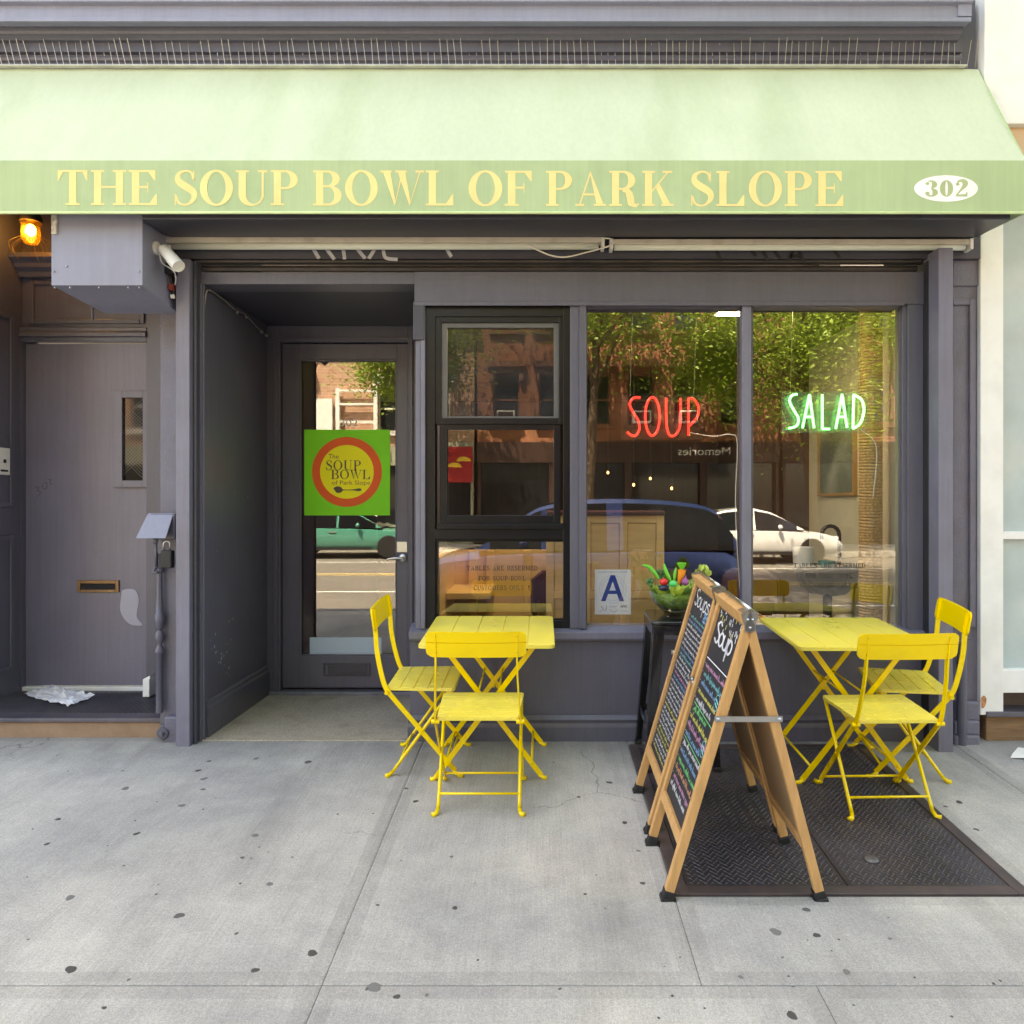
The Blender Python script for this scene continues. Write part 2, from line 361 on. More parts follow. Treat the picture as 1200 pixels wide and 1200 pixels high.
def text_mb(s, x0, x1, z0, h, y, mirror=False, shear=0.0, bold=0.0):
    """built-in sans lettering, fitted into x0..x1 and cap height h"""
    cu = bpy.data.curves.new('t', 'FONT'); cu.body = s; cu.size = 1; cu.shear = shear; cu.resolution_u = 3; cu.offset = bold
    o = bpy.data.objects.new('t', cu); COL.objects.link(o)
    dg = bpy.context.evaluated_depsgraph_get(); me = bpy.data.meshes.new_from_object(o.evaluated_get(dg))
    vs = [v.co.copy() for v in me.vertices]; fs = [tuple(p.vertices) for p in me.polygons]
    bpy.data.objects.remove(o); bpy.data.meshes.remove(me)
    mnx = min(v.x for v in vs); mxx = max(v.x for v in vs); capz = 0.73
    m = MB(); k = (x1 - x0) / (mxx - mnx)
    if mirror: m.add([(x1 - (v.x - mnx) * k, y, z0 + v.y * h / capz) for v in vs], [f for f in fs])
    else: m.add([(x0 + (v.x - mnx) * k, y, z0 + v.y * h / capz) for v in vs], fs)
    return m
# ------------------------------------------------------------------ materials
PAINT = M('grey_paint', S(90, 89, 103), rough=.34, var=.07, vs_=3, bump=.12, bs=45, fine=.03, fs=60, streak=.08)
PAINT2 = M('grey_paint_rough', S(106, 104, 119), rough=.45, var=.10, vs_=7, bump=.45, bs=70, bdist=.006, dirt=S(92, 80, 72), damt=.5, dsc=6)
PAINTM = M('grey_paint_mid', S(114, 113, 130), rough=.4, var=.08, streak=.08, bump=.12, bs=50, dirt=S(90, 84, 80), damt=.4, chips=(S(60, 56, 54), 18, .74))
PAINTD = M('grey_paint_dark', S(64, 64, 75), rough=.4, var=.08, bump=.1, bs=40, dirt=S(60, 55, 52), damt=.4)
PAINTL = M('grey_paint_light', S(136, 138, 158), rough=.42, streak=.06, chips=(S(96, 90, 88), 14, .76), var=.06, bump=.12, bs=50, dirt=S(110, 104, 100), damt=.3)
DOORP = M('residential_door_paint', S(114, 111, 128), rough=.32, streak=.08, var=.08, vs_=2.2, bump=.1, bs=30, fine=.02, fs=40)
BLACKF = M('black_window_metal', S(17, 17, 22), rough=.3, spec=.35, var=.1, bump=.05, dirt=S(44, 40, 36), damt=.2, dsc=5)
DARK = M('dark_void', (.012, .012, .013), rough=.8)
CONC = None
WHITE = M('white_paint', S(236, 235, 232), rough=.4, var=.04, dirt=S(170, 160, 145), damt=.25, dsc=4, bump=.05)
WHITEP = M('white_plastic', S(225, 224, 220), rough=.35, var=.03)
CREAMM = M('cream_fixture', S(196, 188, 176), rough=.45, var=.06, dirt=S(120, 105, 88), damt=.45, dsc=6)
STEEL = M('brushed_steel', S(190, 190, 188), rough=.3, metal=1.0, var=.05)
RUBBER = M('black_rubber', (.012, .012, .013), rough=.55)
BRASS = M('old_brass', S(130, 104, 78), rough=.4, metal=.8, var=.2, vs_=20)
MEMB = {}

def conc_mat(name='pavement_concrete', k=1.0):
    m = bpy.data.materials.new(name); m.use_nodes = True; nt = m.node_tree; L = nt.links; b = nt.nodes['Principled BSDF']
    tc = _n(nt, 'ShaderNodeTexCoord')
    big = _n(nt, 'ShaderNodeTexNoise', Scale=.9, Detail=7.0, Roughness=.62, Distortion=.4); L.new(tc.outputs['Object'], big.inputs['Vector'])
    r1 = _n(nt, 'ShaderNodeValToRGB'); e = r1.color_ramp.elements; e[0].position = .33; e[0].color = (*[k * c for c in S(152, 150, 149)], 1); e[1].position = .64; e[1].color = (*[k * c for c in S(187, 183, 176)], 1)
    L.new(big.outputs['Fac'], r1.inputs[0])
    mp = _n(nt, 'ShaderNodeMapping'); mp.inputs['Scale'].default_value = (55, 1.6, 1); mp.inputs['Rotation'].default_value = (0, 0, .03); L.new(tc.outputs['Object'], mp.inputs['Vector'])
    br = _n(nt, 'ShaderNodeTexNoise', Scale=2.2, Detail=4.0, Roughness=.7); L.new(mp.outputs[0], br.inputs['Vector'])
    fi = _n(nt, 'ShaderNodeTexNoise', Scale=85, Detail=4.0, Roughness=.85); L.new(tc.outputs['Object'], fi.inputs['Vector'])
    mid = _n(nt, 'ShaderNodeTexNoise', Scale=9, Detail=6.0, Roughness=.7); L.new(tc.outputs['Object'], mid.inputs['Vector'])
    def rng(sock, lo, hi, f0=.3, f1=.7):
        r = _n(nt, 'ShaderNodeMapRange'); r.inputs['From Min'].default_value = f0; r.inputs['From Max'].default_value = f1; r.inputs['To Min'].default_value = lo; r.inputs['To Max'].default_value = hi
        L.new(sock, r.inputs['Value']); return r.outputs[0]
    def mul(a, b_):
        q = _n(nt, 'ShaderNodeMath', operation='MULTIPLY'); L.new(a, q.inputs[0]); L.new(b_, q.inputs[1]); return q.outputs[0]
    fac = mul(mul(rng(br.outputs['Fac'], .92, 1.07), rng(fi.outputs['Fac'], .80, 1.18)), rng(mid.outputs['Fac'], .90, 1.08))
    # diagonal drag and drip stains
    mp2 = _n(nt, 'ShaderNodeMapping'); mp2.inputs['Scale'].default_value = (2.6, .55, 1); mp2.inputs['Rotation'].default_value = (0, 0, .75); L.new(tc.outputs['Object'], mp2.inputs['Vector'])
    st = _n(nt, 'ShaderNodeTexNoise', Scale=1.3, Detail=5.0, Roughness=.55); L.new(mp2.outputs[0], st.inputs['Vector'])
    fac = mul(fac, rng(st.outputs['Fac'], 1.0, .74, .50, .74))
    gr = _n(nt, 'ShaderNodeTexNoise', Scale=210, Detail=2.0, Roughness=.9); L.new(tc.outputs['Object'], gr.inputs['Vector']); fac = mul(fac, rng(gr.outputs['Fac'], .74, 1.24))
    vo = _n(nt, 'ShaderNodeTexVoronoi', Scale=120.0); L.new(tc.outputs['Object'], vo.inputs['Vector']); fac = mul(fac, rng(vo.outputs['Distance'], .82, 1.0, .05, .22))
    # hairline cracks, only here and there
    wb = _n(nt, 'ShaderNodeTexNoise', Scale=3.0, Detail=5.0); L.new(tc.outputs['Object'], wb.inputs['Vector'])
    wv = _n(nt, 'ShaderNodeVectorMath', operation='SCALE'); wv.inputs['Scale'].default_value = .35; L.new(wb.outputs['Color'], wv.inputs[0])
    wa = _n(nt, 'ShaderNodeVectorMath', operation='ADD'); L.new(tc.outputs['Object'], wa.inputs[0]); L.new(wv.outputs[0], wa.inputs[1])
    vc = _n(nt, 'ShaderNodeTexVoronoi', Scale=.55, feature='DISTANCE_TO_EDGE'); L.new(wa.outputs[0], vc.inputs['Vector'])
    cm = _n(nt, 'ShaderNodeTexNoise', Scale=.8, Detail=2.0); L.new(tc.outputs['Object'], cm.inputs['Vector'])
    ck = rng(vc.outputs['Distance'], .45, 1.0, .0, .0022); cmx = _n(nt, 'ShaderNodeMix', data_type='FLOAT'); L.new(rng(cm.outputs['Fac'], 0, 1, .52, .60), cmx.inputs[0]); cmx.inputs[2].default_value = 1.0; L.new(ck, cmx.inputs[3])
    fac = mul(fac, cmx.outputs[0])
    # concrete darker towards the foot of the front
    sx = _n(nt, 'ShaderNodeSeparateXYZ'); L.new(wa.outputs[0], sx.inputs[0]); fac = mul(fac, rng(sx.outputs['Y'], 1.0, .70, -.12, .22))
    sc = _n(nt, 'ShaderNodeVectorMath', operation='SCALE'); L.new(r1.outputs[0], sc.inputs[0]); L.new(fac, sc.inputs['Scale'])
    L.new(sc.outputs[0], b.inputs['Base Color']); b.inputs['Roughness'].default_value = .82; b.inputs['Specular IOR Level'].default_value = .3
    ad = _n(nt, 'ShaderNodeMath', operation='ADD'); L.new(br.outputs['Fac'], ad.inputs[0]); L.new(fi.outputs['Fac'], ad.inputs[1])
    bp = _n(nt, 'ShaderNodeBump', Strength=.55, Distance=.004); L.new(ad.outputs[0], bp.inputs['Height']); L.new(bp.outputs[0], b.inputs['Normal'])
    return m
CONC = conc_mat()
CONCM = conc_mat('pavement_tooled_margin', .88)
CONCS = M('pavement_margin', S(152, 150, 148), rough=.75, var=.16, vs_=5, bump=.15, bs=120, fine=.08, fs=160, dirt=S(105, 103, 100), damt=.4, dsc=4)
ENTRY = M('entry_floor_aggregate', S(172, 160, 142), rough=.75, var=.16, vs_=2.5, bump=.4, bs=180, fine=.3, fs=120, dirt=S(120, 106, 92), damt=.6, dsc=5)
STEPSTONE = M('brownstone_riser', S(150, 122, 100), rough=.85, var=.14, vs_=8, bump=.8, bs=60, bdist=.006)
IRON = M('cast_iron_plate', S(74, 69, 73), rough=.42, metal=.45, var=.3, vs_=3, bump=.2, bs=120, dirt=S(92, 78, 68), damt=.5, dsc=4, rvar=.12)
TREAD = M('steel_tread', S(98, 96, 106), rough=.45, metal=.5, var=.25, vs_=5, dirt=S(100, 76, 60), damt=.3, bump=.1)
PANE = glass('window_pane', 5.2, wav=.007)
PANED = glass('door_pane', 5.0, wav=.012)
PANES = glass('screened_pane', 1.6, tint=(.62, .62, .64), haze=.12, hazecol=(.22, .21, .22))

# ------------------------------------------------------------------ pavement, road
TH = math.atan(SL)
sw = empty('sidewalk', (0, 0, 0), (TH, 0, 0), kind='structure')
b = MB(); b.box(-16, 16, -5.1, .05, -.3, -.0045)
b.build('bedding', M('sand_bed', S(104, 102, 98), rough=.95, var=.2), sw, local=True)
g = .0014
def slab(x0, x1, y0, y1, mg=.055):
    m = MB(); x0 += g; x1 -= g; y0 += g; y1 -= g; zt = 0.0
    a = [(x0, y0), (x1, y0), (x1, y1), (x0, y1)]; i = [(x0 + mg, y0 + mg), (x1 - mg, y0 + mg), (x1 - mg, y1 - mg), (x0 + mg, y1 - mg)]
    c = [(x0 + .008, y0 + .008), (x1 - .008, y0 + .008), (x1 - .008, y1 - .008), (x0 + .008, y1 - .008)]
    vs = [(*p, -.05) for p in a] + [(*p, zt - .0025) for p in a] + [(*p, zt) for p in c] + [(*p, zt) for p in i]
    fs = []; mi = []
    for k in range(4):
        j = (k + 1) % 4
        fs += [(k, j, 4 + j, 4 + k), (4 + k, 4 + j, 8 + j, 8 + k), (8 + k, 8 + j, 12 + j, 12 + k)]; mi += [0, 1, 1]
    fs.append((12, 13, 14, 15)); mi.append(0)
    m.v = vs; m.f = fs; m.mi = mi
    m.build('slab', [CONC, CONCM], sw, local=True)
JY = -1.91
HX0, HX1, HY0, HY1 = .487, 1.800, -1.462, -.06
xs = [-8.2, -6.2, -4.2, -.665]
for i in range(3): slab(xs[i], xs[i + 1], JY, .055)
slab(-.665, HX0, JY, .3); slab(HX0, HX1, JY, HY0); slab(HX1, 2.305, JY, .3); slab(HX0, HX1, HY1, .3)
for a_, b_ in ((2.305, 4.3), (4.3, 6.3), (6.3, 8.3)): slab(a_, b_, JY, .3)
for y0, y1 in ((-3.5, JY), (-5.05, -3.5)):
    for a_, b_ in ((-8.2, -6.2), (-6.2, -4.2), (-4.2, -2.2 if y0 < -3 and False else -2.2), (-2.2, -.665), (-.665, .835), (.835, 2.305), (2.305, 4.3), (4.3, 6.3), (6.3, 8.3)): slab(a_, b_, y0, y1)

# flattened chewing gum on the slabs
GUM = M('old_gum', (.095, .092, .090), rough=.8, var=.3, vs_=60)
spots = [(83, 1136, 9), (210, 1073, 7), (82, 1052, 6), (160, 977, 5), (147, 924, 5), (238, 913, 4), (232, 903, 4), (213, 944, 5), (238, 925, 3), (241, 912, 3), (245, 892, 3), (300, 889, 4), (361, 893, 5),
         (299, 979, 5), (68, 960, 4), (55, 989, 4), (122, 1181, 4), (366, 1117, 7), (299, 1137, 6), (438, 1157, 10), (465, 1168, 5), (500, 1166, 3), (277, 1094, 3), (487, 939, 4), (529, 1004, 3), (533, 1064, 4),
         (316, 1036, 5), (909, 1092, 8), (957, 1096, 5), (992, 1139, 5), (945, 1066, 5), (868, 1145, 4), (924, 1144, 2), (917, 1122, 2), (928, 1190, 7), (983, 1101, 2), (1043, 1100, 3), (714, 917, 4), (678, 934, 3), (753, 1035, 4),
         (1124, 940, 5), (1144, 972, 4), (1108, 945, 3), (33, 1101, 2), (284, 1005, 3), (294, 1006, 2), (183, 1048, 2), (476, 924, 3), (748, 997, 3), (732, 964, 4), (403, 1094, 2), (560, 1125, 2)]
gm = []
GUMS = [GUM, M('old_gum_faint', (.15, .147, .142), rough=.85, var=.3, vs_=60), M('old_gum_dark', (.06, .057, .055), rough=.7, var=.35, vs_=60)]
for v in range(9):
    m = MB(); n = 15; ph = [rnd.uniform(0, 6.28) for _ in range(3)]
    r = [1 + .13 * math.sin(2 * math.pi * k / n * 2 + ph[0]) + .08 * math.sin(2 * math.pi * k / n * 3 + ph[1]) + .04 * math.sin(2 * math.pi * k / n * 5 + ph[2]) for k in range(n)]
    vs = [(0, 0, .0018)] + [(.75 * r[k] * math.cos(2 * math.pi * k / n), .75 * r[k] * math.sin(2 * math.pi * k / n), .0014) for k in range(n)] + [(r[k] * math.cos(2 * math.pi * k / n), r[k] * math.sin(2 * math.pi * k / n), .0002) for k in range(n)]
    fs = [(0, 1 + k, 1 + (k + 1) % n) for k in range(n)] + [(1 + k, 1 + n + k, 1 + n + (k + 1) % n, 1 + (k + 1) % n) for k in range(n)]
    m.v = vs; m.f = fs; m.mi = [0] * len(fs); gm.append(m.mesh('gum_spot', GUMS[v % 3]))
spots += [(rnd.uniform(5, 1190), rnd.uniform(885, 1195), rnd.uniform(1.0, 2.6)) for _ in range(60)]
spots = [q_ for q_ in spots if not (740 < q_[0] and q_[1] < 1062 and len(q_) == 3 and q_[2] != int(q_[2]))]
for px, py, r in spots:
    x, y = GP(px, py); o = put('gum_spot', gm[rnd.randrange(9)], sw, local=True, loc=(x, y / math.cos(TH), 0))
    s_ = r * .78 * (D + y) / F; o.scale = (s_, s_ * rnd.uniform(.8, 1.3), 1); o.rotation_euler.z = rnd.random() * 6

# cellar hatch: iron frame, two chequer-plate leaves, lugs
hatch = empty('cellar_hatch', (0, 0, 0), (TH, 0, 0), 'dark iron cellar hatch with two chequer plate leaves set into the pavement', 'hatch')
m = MB(); m.frame(HX0 + .004, HX1 - .004, HY0 + .004, HY1 - .004, 0, 1, .05)
m.v = [(x, z, -.04 + .047 * y) for x, y, z in m.v]
m.build('frame', M('hatch_frame_iron', S(80, 71, 72), rough=.5, metal=.3, var=.25, vs_=6, bump=.15, dirt=S(112, 86, 70), damt=.4, dsc=6), hatch, bevel=.003, local=True)
mxh = (HX0 + HX1) / 2
for k, (a_, b_) in enumerate(((HX0 + .057, mxh - .003), (mxh + .003, HX1 - .057))):
    m = MB(); m.box(a_, b_, HY0 + .057, HY1 - .057, -.02, .003)
    lf = m.build('leaf', IRON, hatch, local=True)
    l = MB(); p = .0265; j = 0; y = HY0 + .075
    while y < HY1 - .075:
        x = a_ + .02 + (p / 2 if j % 2 else 0); i = 0
        while x < b_ - .015:
            t = math.radians(45 if (i + j // 1) % 2 else -45) + .0
            c, s_ = math.cos(t), math.sin(t); q = [(.0125, 0), (0, .0036), (-.0125, 0), (0, -.0036)]
            l.add([(x + u * c - v * s_, y + u * s_ + v * c, .003) for u, v in q] + [(x + .3 * (u * c - v * s_), y + .3 * (u * s_ + v * c), .0062) for u, v in q],
                  [(4, 5, 6, 7)[::-1]] + [(e, (e + 1) % 4, 4 + (e + 1) % 4, 4 + e)[::-1] for e in range(4)])
            x += p; i += 1
        y += p / 2 * 1.15; j += 1
    tag(l.build('tread_lugs', IRON, lf, local=True), kind='stuff')
m = MB(); bx, by = GP(1021, 1009); m.lathe([(.03, .003), (.028, .010), (.018, .014), (.0001, .015)], (bx, by, 0), 16)
m.build('bolt_cap', M('worn_bolt', S(112, 110, 112), rough=.5, metal=.7, var=.2, vs_=40), hatch, local=True, smooth=True)

# road and far pavement
ROADM = M('asphalt', S(112, 107, 100), rough=.9, var=.15, vs_=.8, bump=.4, bs=90, fine=.15, fs=60, dirt=S(92, 88, 84), damt=.5, dsc=.5)
kz = SL * -5.1
m = MB(); m.box(-30, 30, -5.26, -5.1, -.75, kz + .004); o = m.build('kerb', CONCS, None, bevel=.01); o['kind'] = 'structure'
m = MB(); m.add([(-60, -5.26, kz - .14), (60, -5.26, kz - .14), (60, -16.8, -.2), (-60, -16.8, -.2)], [(0, 3, 2, 1)]); o = m.build('road', ROADM); o['kind'] = 'structure'
m = MB(); m.box(-60, 60, -21.5, -16.8, -.6, -.06); o = m.build('far_sidewalk', M('far_pavement', S(168, 163, 155), rough=.9, var=.12)); o['kind'] = 'structure'
m = MB(); m.add([(-200, -200, -.95), (200, -200, -.95), (200, 200, -.95), (-200, 200, -.95)], [(0, 1, 2, 3)]); o = m.build('ground', ROADM); o['kind'] = 'structure'
YL = M('road_paint_yellow', S(206, 180, 116), rough=.8, var=.2, vs_=20)
WL = M('road_paint_white', S(225, 222, 214), rough=.8, var=.2, vs_=20)
def roadz(y): return (kz - .14) + (y + 5.26) / (-16.8 + 5.26) * (-.2 - kz + .14)
lines = empty('road_markings', kind='structure')
for yy, mm in ((-10.7, YL), (-10.95, YL), (-8.0, WL), (-13.6, WL)):
    m = MB(); m.add([(-60, yy, roadz(yy) + .005), (60, yy, roadz(yy) + .005), (60, yy - .11, roadz(yy - .11) + .005), (-60, yy - .11, roadz(yy - .11) + .005)], [(0, 3, 2, 1)])
    m.build('painted_line', mm, lines)

# ------------------------------------------------------------------ grey building: mass, cornice, pilasters, shutter gear
bd = empty('grey_building', (0, .1, 0), label='dark grey painted building front with a moulded cornice above the green awning', cat='building')
WALL = M('upper_wall', S(118, 114, 112), rough=.85, var=.1, bump=.4, bs=30)
m = MB(); m.box(-16, 2.46, .06, 6.2, 3.45, 12.6); m.build('wall', WALL, bd)
XL, XR = -6.0, 2.40
m = MB(); m.prism([(.06, WZ(83)), (-.012, WZ(83)), (-.012, 3.83), (-.022, 3.838), (-.026, 3.852), (-.022, 3.868), (-.008, 3.872), (-.008, 3.878), (-.03, 3.882), (-.03, 3.95), (.06, 3.95)], 'x', XL, 2.37)
m.build('frieze', PAINT, bd, bevel=.0015)
m = MB(); m.prism([(-.02, 4.02), (-.10, 4.02), (-.10, 3.966), (-.088, 3.962), (-.080, 3.950), (-.058, 3.942), (-.05, 3.934), (-.02, 3.932)], 'x', XL, 2.335)
m.build('bed_moulding', PAINT, bd, smooth=30)
m = MB(); m.prism([(-.08, 3.978), (-.135, 3.978), (-.138, 3.970), (-.155, 3.970), (-.155, 3.992), (-.147, 3.996), (-.147, 4.058), (-.175, 4.064), (-.175, 4.16), (-.08, 4.16)], 'x', XL, 2.345)
m.build('cornice', PAINTL, bd, bevel=.002)
m = MB(); m.pbox(1123, 0, 1143, 90, -.012, .06); m.build('wall_edge', PAINT, bd)
m = MB(); m.box(2.27, 2.345, -.158, -.147, 3.997, 4.06); m.build('cornice_end_board', PAINTL, bd)
# right pilaster
m = MB(); m.box(2.222, 2.455, .065, .6, -.1, 3.44); m.build('pier', PAINTD, bd)
rp = MB(); rp.pbox(1117, 290, 1148, 890, .0, .3); p_ = rp.build('pilaster', PAINT2, bd)
m = MB(); m.pbox(1117, 262, 1150, 335, -.012, .0); m.build('capital', PAINT2, p_, bevel=.004)
x0, x1 = WX(1108), WX(1142)
m = MB(); m.frame(x0, x1, WZ(735), WZ(351), -.016, 0, .035); m.build('panel_moulding', PAINT2, p_, bevel=.006)
for (y0, y1, pr) in ((822, 845, .03), (845, 862, .05), (862, 895, .06)):
    m = MB(); m.pbox(1119, y0, 1149, y1, -pr, .0); m.build('base_stone', PAINT2, p_, bevel=.012)
m = MB(); m.tube([(WX(1127, -.05), -.05, -.06), (WX(1127, -.05), -.05, WZ(755, -.05))], .026, 14); m.tube([(WX(1121, -.05), -.05, WZ(752, -.05)), (WX(1136, -.05), -.05, WZ(748, -.05))], .012, 8)
m.build('drain_pipe', PAINT, bd, smooth=40)
# left pilaster
lp = MB(); lp.box(WX(188, .03), -1.93, .03, .9, -.02, 3.45); p2 = lp.build('pilaster', PAINT2, bd)
m = MB(); m.pbox(192, 840, 210, 880, -.02, .03); m.build('base_stone', PAINT2, p2, bevel=.01)
m = MB(); cx, cy = WX(187, .0), .0
prof = [(.019, .16), (.019, .49), (.024, .495), (.024, .51), (.017, .53), (.012, .545), (.02, .565), (.026, .59), (.018, .615), (.012, .625), (.022, .645), (.026, .68), (.026, .715), (.02, .72), (.017, .80), (.014, .95), (.022, .955), (.022, .975), (.015, .98), (.015, 1.06)]
m.lathe(prof, (cx, cy, 0), 16); m.build('colonnette', PAINT, p2, smooth=50)
m = MB(); T = Matrix.Translation((WX(190, -.03), -.0, WZ(860, -.03))) @ Matrix.Rotation(math.pi / 2, 4, 'X')
m.lathe([(.036, 0), (.036, .02), (.03, .03), (.013, .03), (.013, .05), (.0001, .052)], (0, 0, 0), 18, 0, T); m.build('pipe_cap', PAINT, p2, smooth=40)
# shutter rails
m = MB(); m.box(WX(206, -.085), WX(222, -.085), -.085, -.02, -.03, 2.70); m.build('shutter_rail', PAINTM, bd, bevel=.003)
m = MB(); m.box(WX(222, -.085) + .004, WX(222, -.085) + .022, -.05, .02, -.03, 2.70); m.build('shutter_track', PAINTD, bd, bevel=.002)
m = MB(); m.box(WX(1100, -.16), WX(1117, -.16), -.16, -.0, -.05, 2.735); m.build('shutter_rail', PAINTM, bd, bevel=.003)
m = MB(); m.box(WX(1087, -.03), WX(1094, -.03), -.03, .06, -.05, 2.70); m.box(WX(1096, -.06), WX(1100, -.16) - .004, -.06, .06, -.05, 2.70); m.build('shutter_track', M('track_black', S(40, 39, 44), rough=.5), bd, bevel=.002)
m = MB(); m.add([(-2.04, -.40, 2.795), (2.40, -.40, 2.795), (2.40, -.12, 2.805), (-2.04, -.12, 2.805), (-2.04, -.40, 3.1), (2.40, -.40, 3.1), (2.40, -.12, 3.1), (-2.04, -.12, 3.1)],
                [(0, 3, 2, 1), (4, 5, 6, 7), (0, 1, 5, 4), (1, 2, 6, 5), (2, 3, 7, 6), (3, 0, 4, 7)]); m.build('shutter_housing', PAINTD, bd, bevel=.004)
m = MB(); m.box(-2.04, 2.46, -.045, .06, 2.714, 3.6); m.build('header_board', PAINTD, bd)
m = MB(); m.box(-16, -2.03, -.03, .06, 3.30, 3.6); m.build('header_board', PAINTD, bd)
cur = empty('rolling_shutter', (0, .05, 2.7), label='rolled grey steel shutter edge with graffiti strokes above the shopfront lintel', cat='shutter')
SHM = M('shutter_slat_steel', S(70, 66, 66), rough=.45, metal=.3, var=.2, vs_=8, dirt=S(110, 98, 84), damt=.4)
for k in range(1):
    m = MB(); z = 2.665 + k * .032; m.prism([(.02, z), (.012, z + .015), (.02, z + .030), (.035, z + .030), (.035, z)], 'x', -1.94, 2.14); m.build('slat', SHM, cur)
m = MB(); m.box(-1.94, 2.14, -.03, .008, 2.698, 2.711); m.build('bottom_bar', SHM, cur, bevel=.002)
GW = M('white_spray', S(176, 176, 182), rough=.6); GB = M('black_spray', (.01, .01, .01), rough=.6)
def graf(mat, strokes):
    m = MB()
    for s_ in strokes: m.ribbon([(WX(x, -.047), WZ(y, -.047)) for x, y in smooth_path(s_, 4)], .020, y=-.047)
    tag(m.build('graffiti', mat, cur), kind='stuff')
graf(GW, [[(366, 290), (374, 303)], [(382, 291), (392, 304)], [(402, 290), (404, 304)], [(418, 291), (428, 303)], [(432, 303), (440, 291)], [(449, 291), (452, 302), (466, 304)], [(523, 291), (529, 301)]])
graf(GB, [[(838, 290), (845, 306)], [(878, 291), (886, 300)], [(892, 290), (901, 307)], [(906, 292), (914, 303)], [(923, 306), (933, 291), (942, 307)], [(926, 300), (938, 300)], [(976, 291), (984, 302)]])

# ------------------------------------------------------------------ shopfront
sf = empty('shopfront', (.2, 0, 0), label='dark grey wooden shopfront with a recessed glass door and large windows', cat='shopfront')
m = MB(); m.pbox(224, 319, 486, 333, .0, .15); m.box(WX(486), WX(1096), -.012, .15, WZ(357), WZ(319)); m.build('lintel', PAINT, sf, bevel=.003)
m = MB(); m.pbox(486, 353, 1060, 358, -.022, -.012); m.build('lintel_bead', PAINT, sf, bevel=.002)
AX, AB = -1.918, 1.04
# recess: left wall, ceiling, floor, right return
m = MB(); m.box(AX - .08, AX, .02, AB + .1, 0, 2.7); aw = m.build('recess_wall', PAINT, sf)
m = MB(); m.box(AX, AX + .018, .04, AB, 0.004, .17); m.prism([(AX, .17), (AX + .018, .17), (AX + .010, .185), (AX + .012, .20), (AX + .004, .215), (AX, .215)], 'y', .04, AB); m.build('skirting', PAINT, aw, bevel=.002)
m = MB(); cr_ = random.Random(3)
for k in range(26):
    yy, zz, rr_ = (cr_.uniform(.1, .45), cr_.uniform(.25, .65), cr_.uniform(.003, .009)) if k < 20 else (cr_.uniform(.1, .9), cr_.uniform(.3, 1.6), .004)
    m.add([(AX + .0012, yy + rr_ * cr_.uniform(.4, 1.1) * math.cos(a), zz + 1.5 * rr_ * cr_.uniform(.4, 1.1) * math.sin(a)) for a in (0, 1.05, 2.1, 3.14, 4.2, 5.2)], [(0, 1, 2, 3, 4, 5)])
tag(m.build('paint_flakes', M('bare_plaster', S(200, 196, 192), rough=.9), aw), kind='stuff')
m = MB(); m.box(WX(225), AX + .002, -.012, .04, -.01, WZ(333)); m.box(AX - .005, AX + .012, .0, .018, -.01, WZ(333)); m.build('recess_jamb', PAINT, sf, bevel=.004)
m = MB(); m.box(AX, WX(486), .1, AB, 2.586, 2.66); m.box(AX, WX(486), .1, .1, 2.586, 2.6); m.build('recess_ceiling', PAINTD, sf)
m = MB(); m.box(AX - .02, WX(482), -.004, AB + .12, -.2, .006); m.build('recess_floor', ENTRY, sf)
m = MB(); m.box(WX(480), WX(480) + .06, .015, AB, 0, WZ(738)); m.box(WX(486), WX(486) + .05, .03, AB, WZ(738), 2.586); m.build('recess_return_wall', PAINT, sf)
m = MB(); m.pbox(484, 353, 497, 398, -.02, .05); m.build('corner_block', PAINTD, sf, bevel=.003)
# string light cord along the recess ceiling
# bulkhead
m = MB(); m.box(WX(480) + .06, WX(1092), .012, .1, -.1, WZ(745)); m.build('bulkhead', PAINT, sf)
m = MB(); m.box(WX(478), WX(1092), -.012, .012, -.1, WZ(852)); m.prism([(.012, WZ(852)), (-.012, WZ(852)), (-.004, WZ(847)), (-.012, WZ(843)), (.004, WZ(838)), (.012, WZ(838))], 'x', WX(478), WX(1092)); m.build('skirting', PAINT, sf, bevel=.002)
m = MB(); m.prism([(-.028, WZ(740)), (-.026, WZ(748)), (-.012, WZ(751)), (.10, WZ(751)), (.10, WZ(733)), (.03, WZ(735))], 'x', WX(480), WX(1092)); m.build('sill', PAINTM, sf, bevel=.004)
# uprights
zt, zb = WZ(357), WZ(736)
m = MB(); m.pbox(487, 357, 493, 737, .0, .09); m.pbox(493, 357, 498, 737, -.012, .09); m.build('corner_post', PAINTM, sf, bevel=.002)
m = MB(); m.pbox(668, 357, 679, 737, -.004, .12); m.pbox(679, 358, 687, 737, -.014, .12); m.build('mullion', PAINT, sf, bevel=.003)
m = MB(); m.pbox(870, 357, 880.5, 737, -.004, .06); m.build('mullion', PAINTM, sf, bevel=.004)
m = MB(); m.pbox(1064, 353, 1092, 740, -.004, .06); m.pbox(1057.5, 357, 1064, 737, .012, .06); m.build('end_post', PAINT, sf, bevel=.003)
m = MB(); m.pbox(687, 357, 868, 361, .01, .1); m.pbox(882, 356, 1056, 359, .01, .1); m.build('top_bead', PAINT, sf)
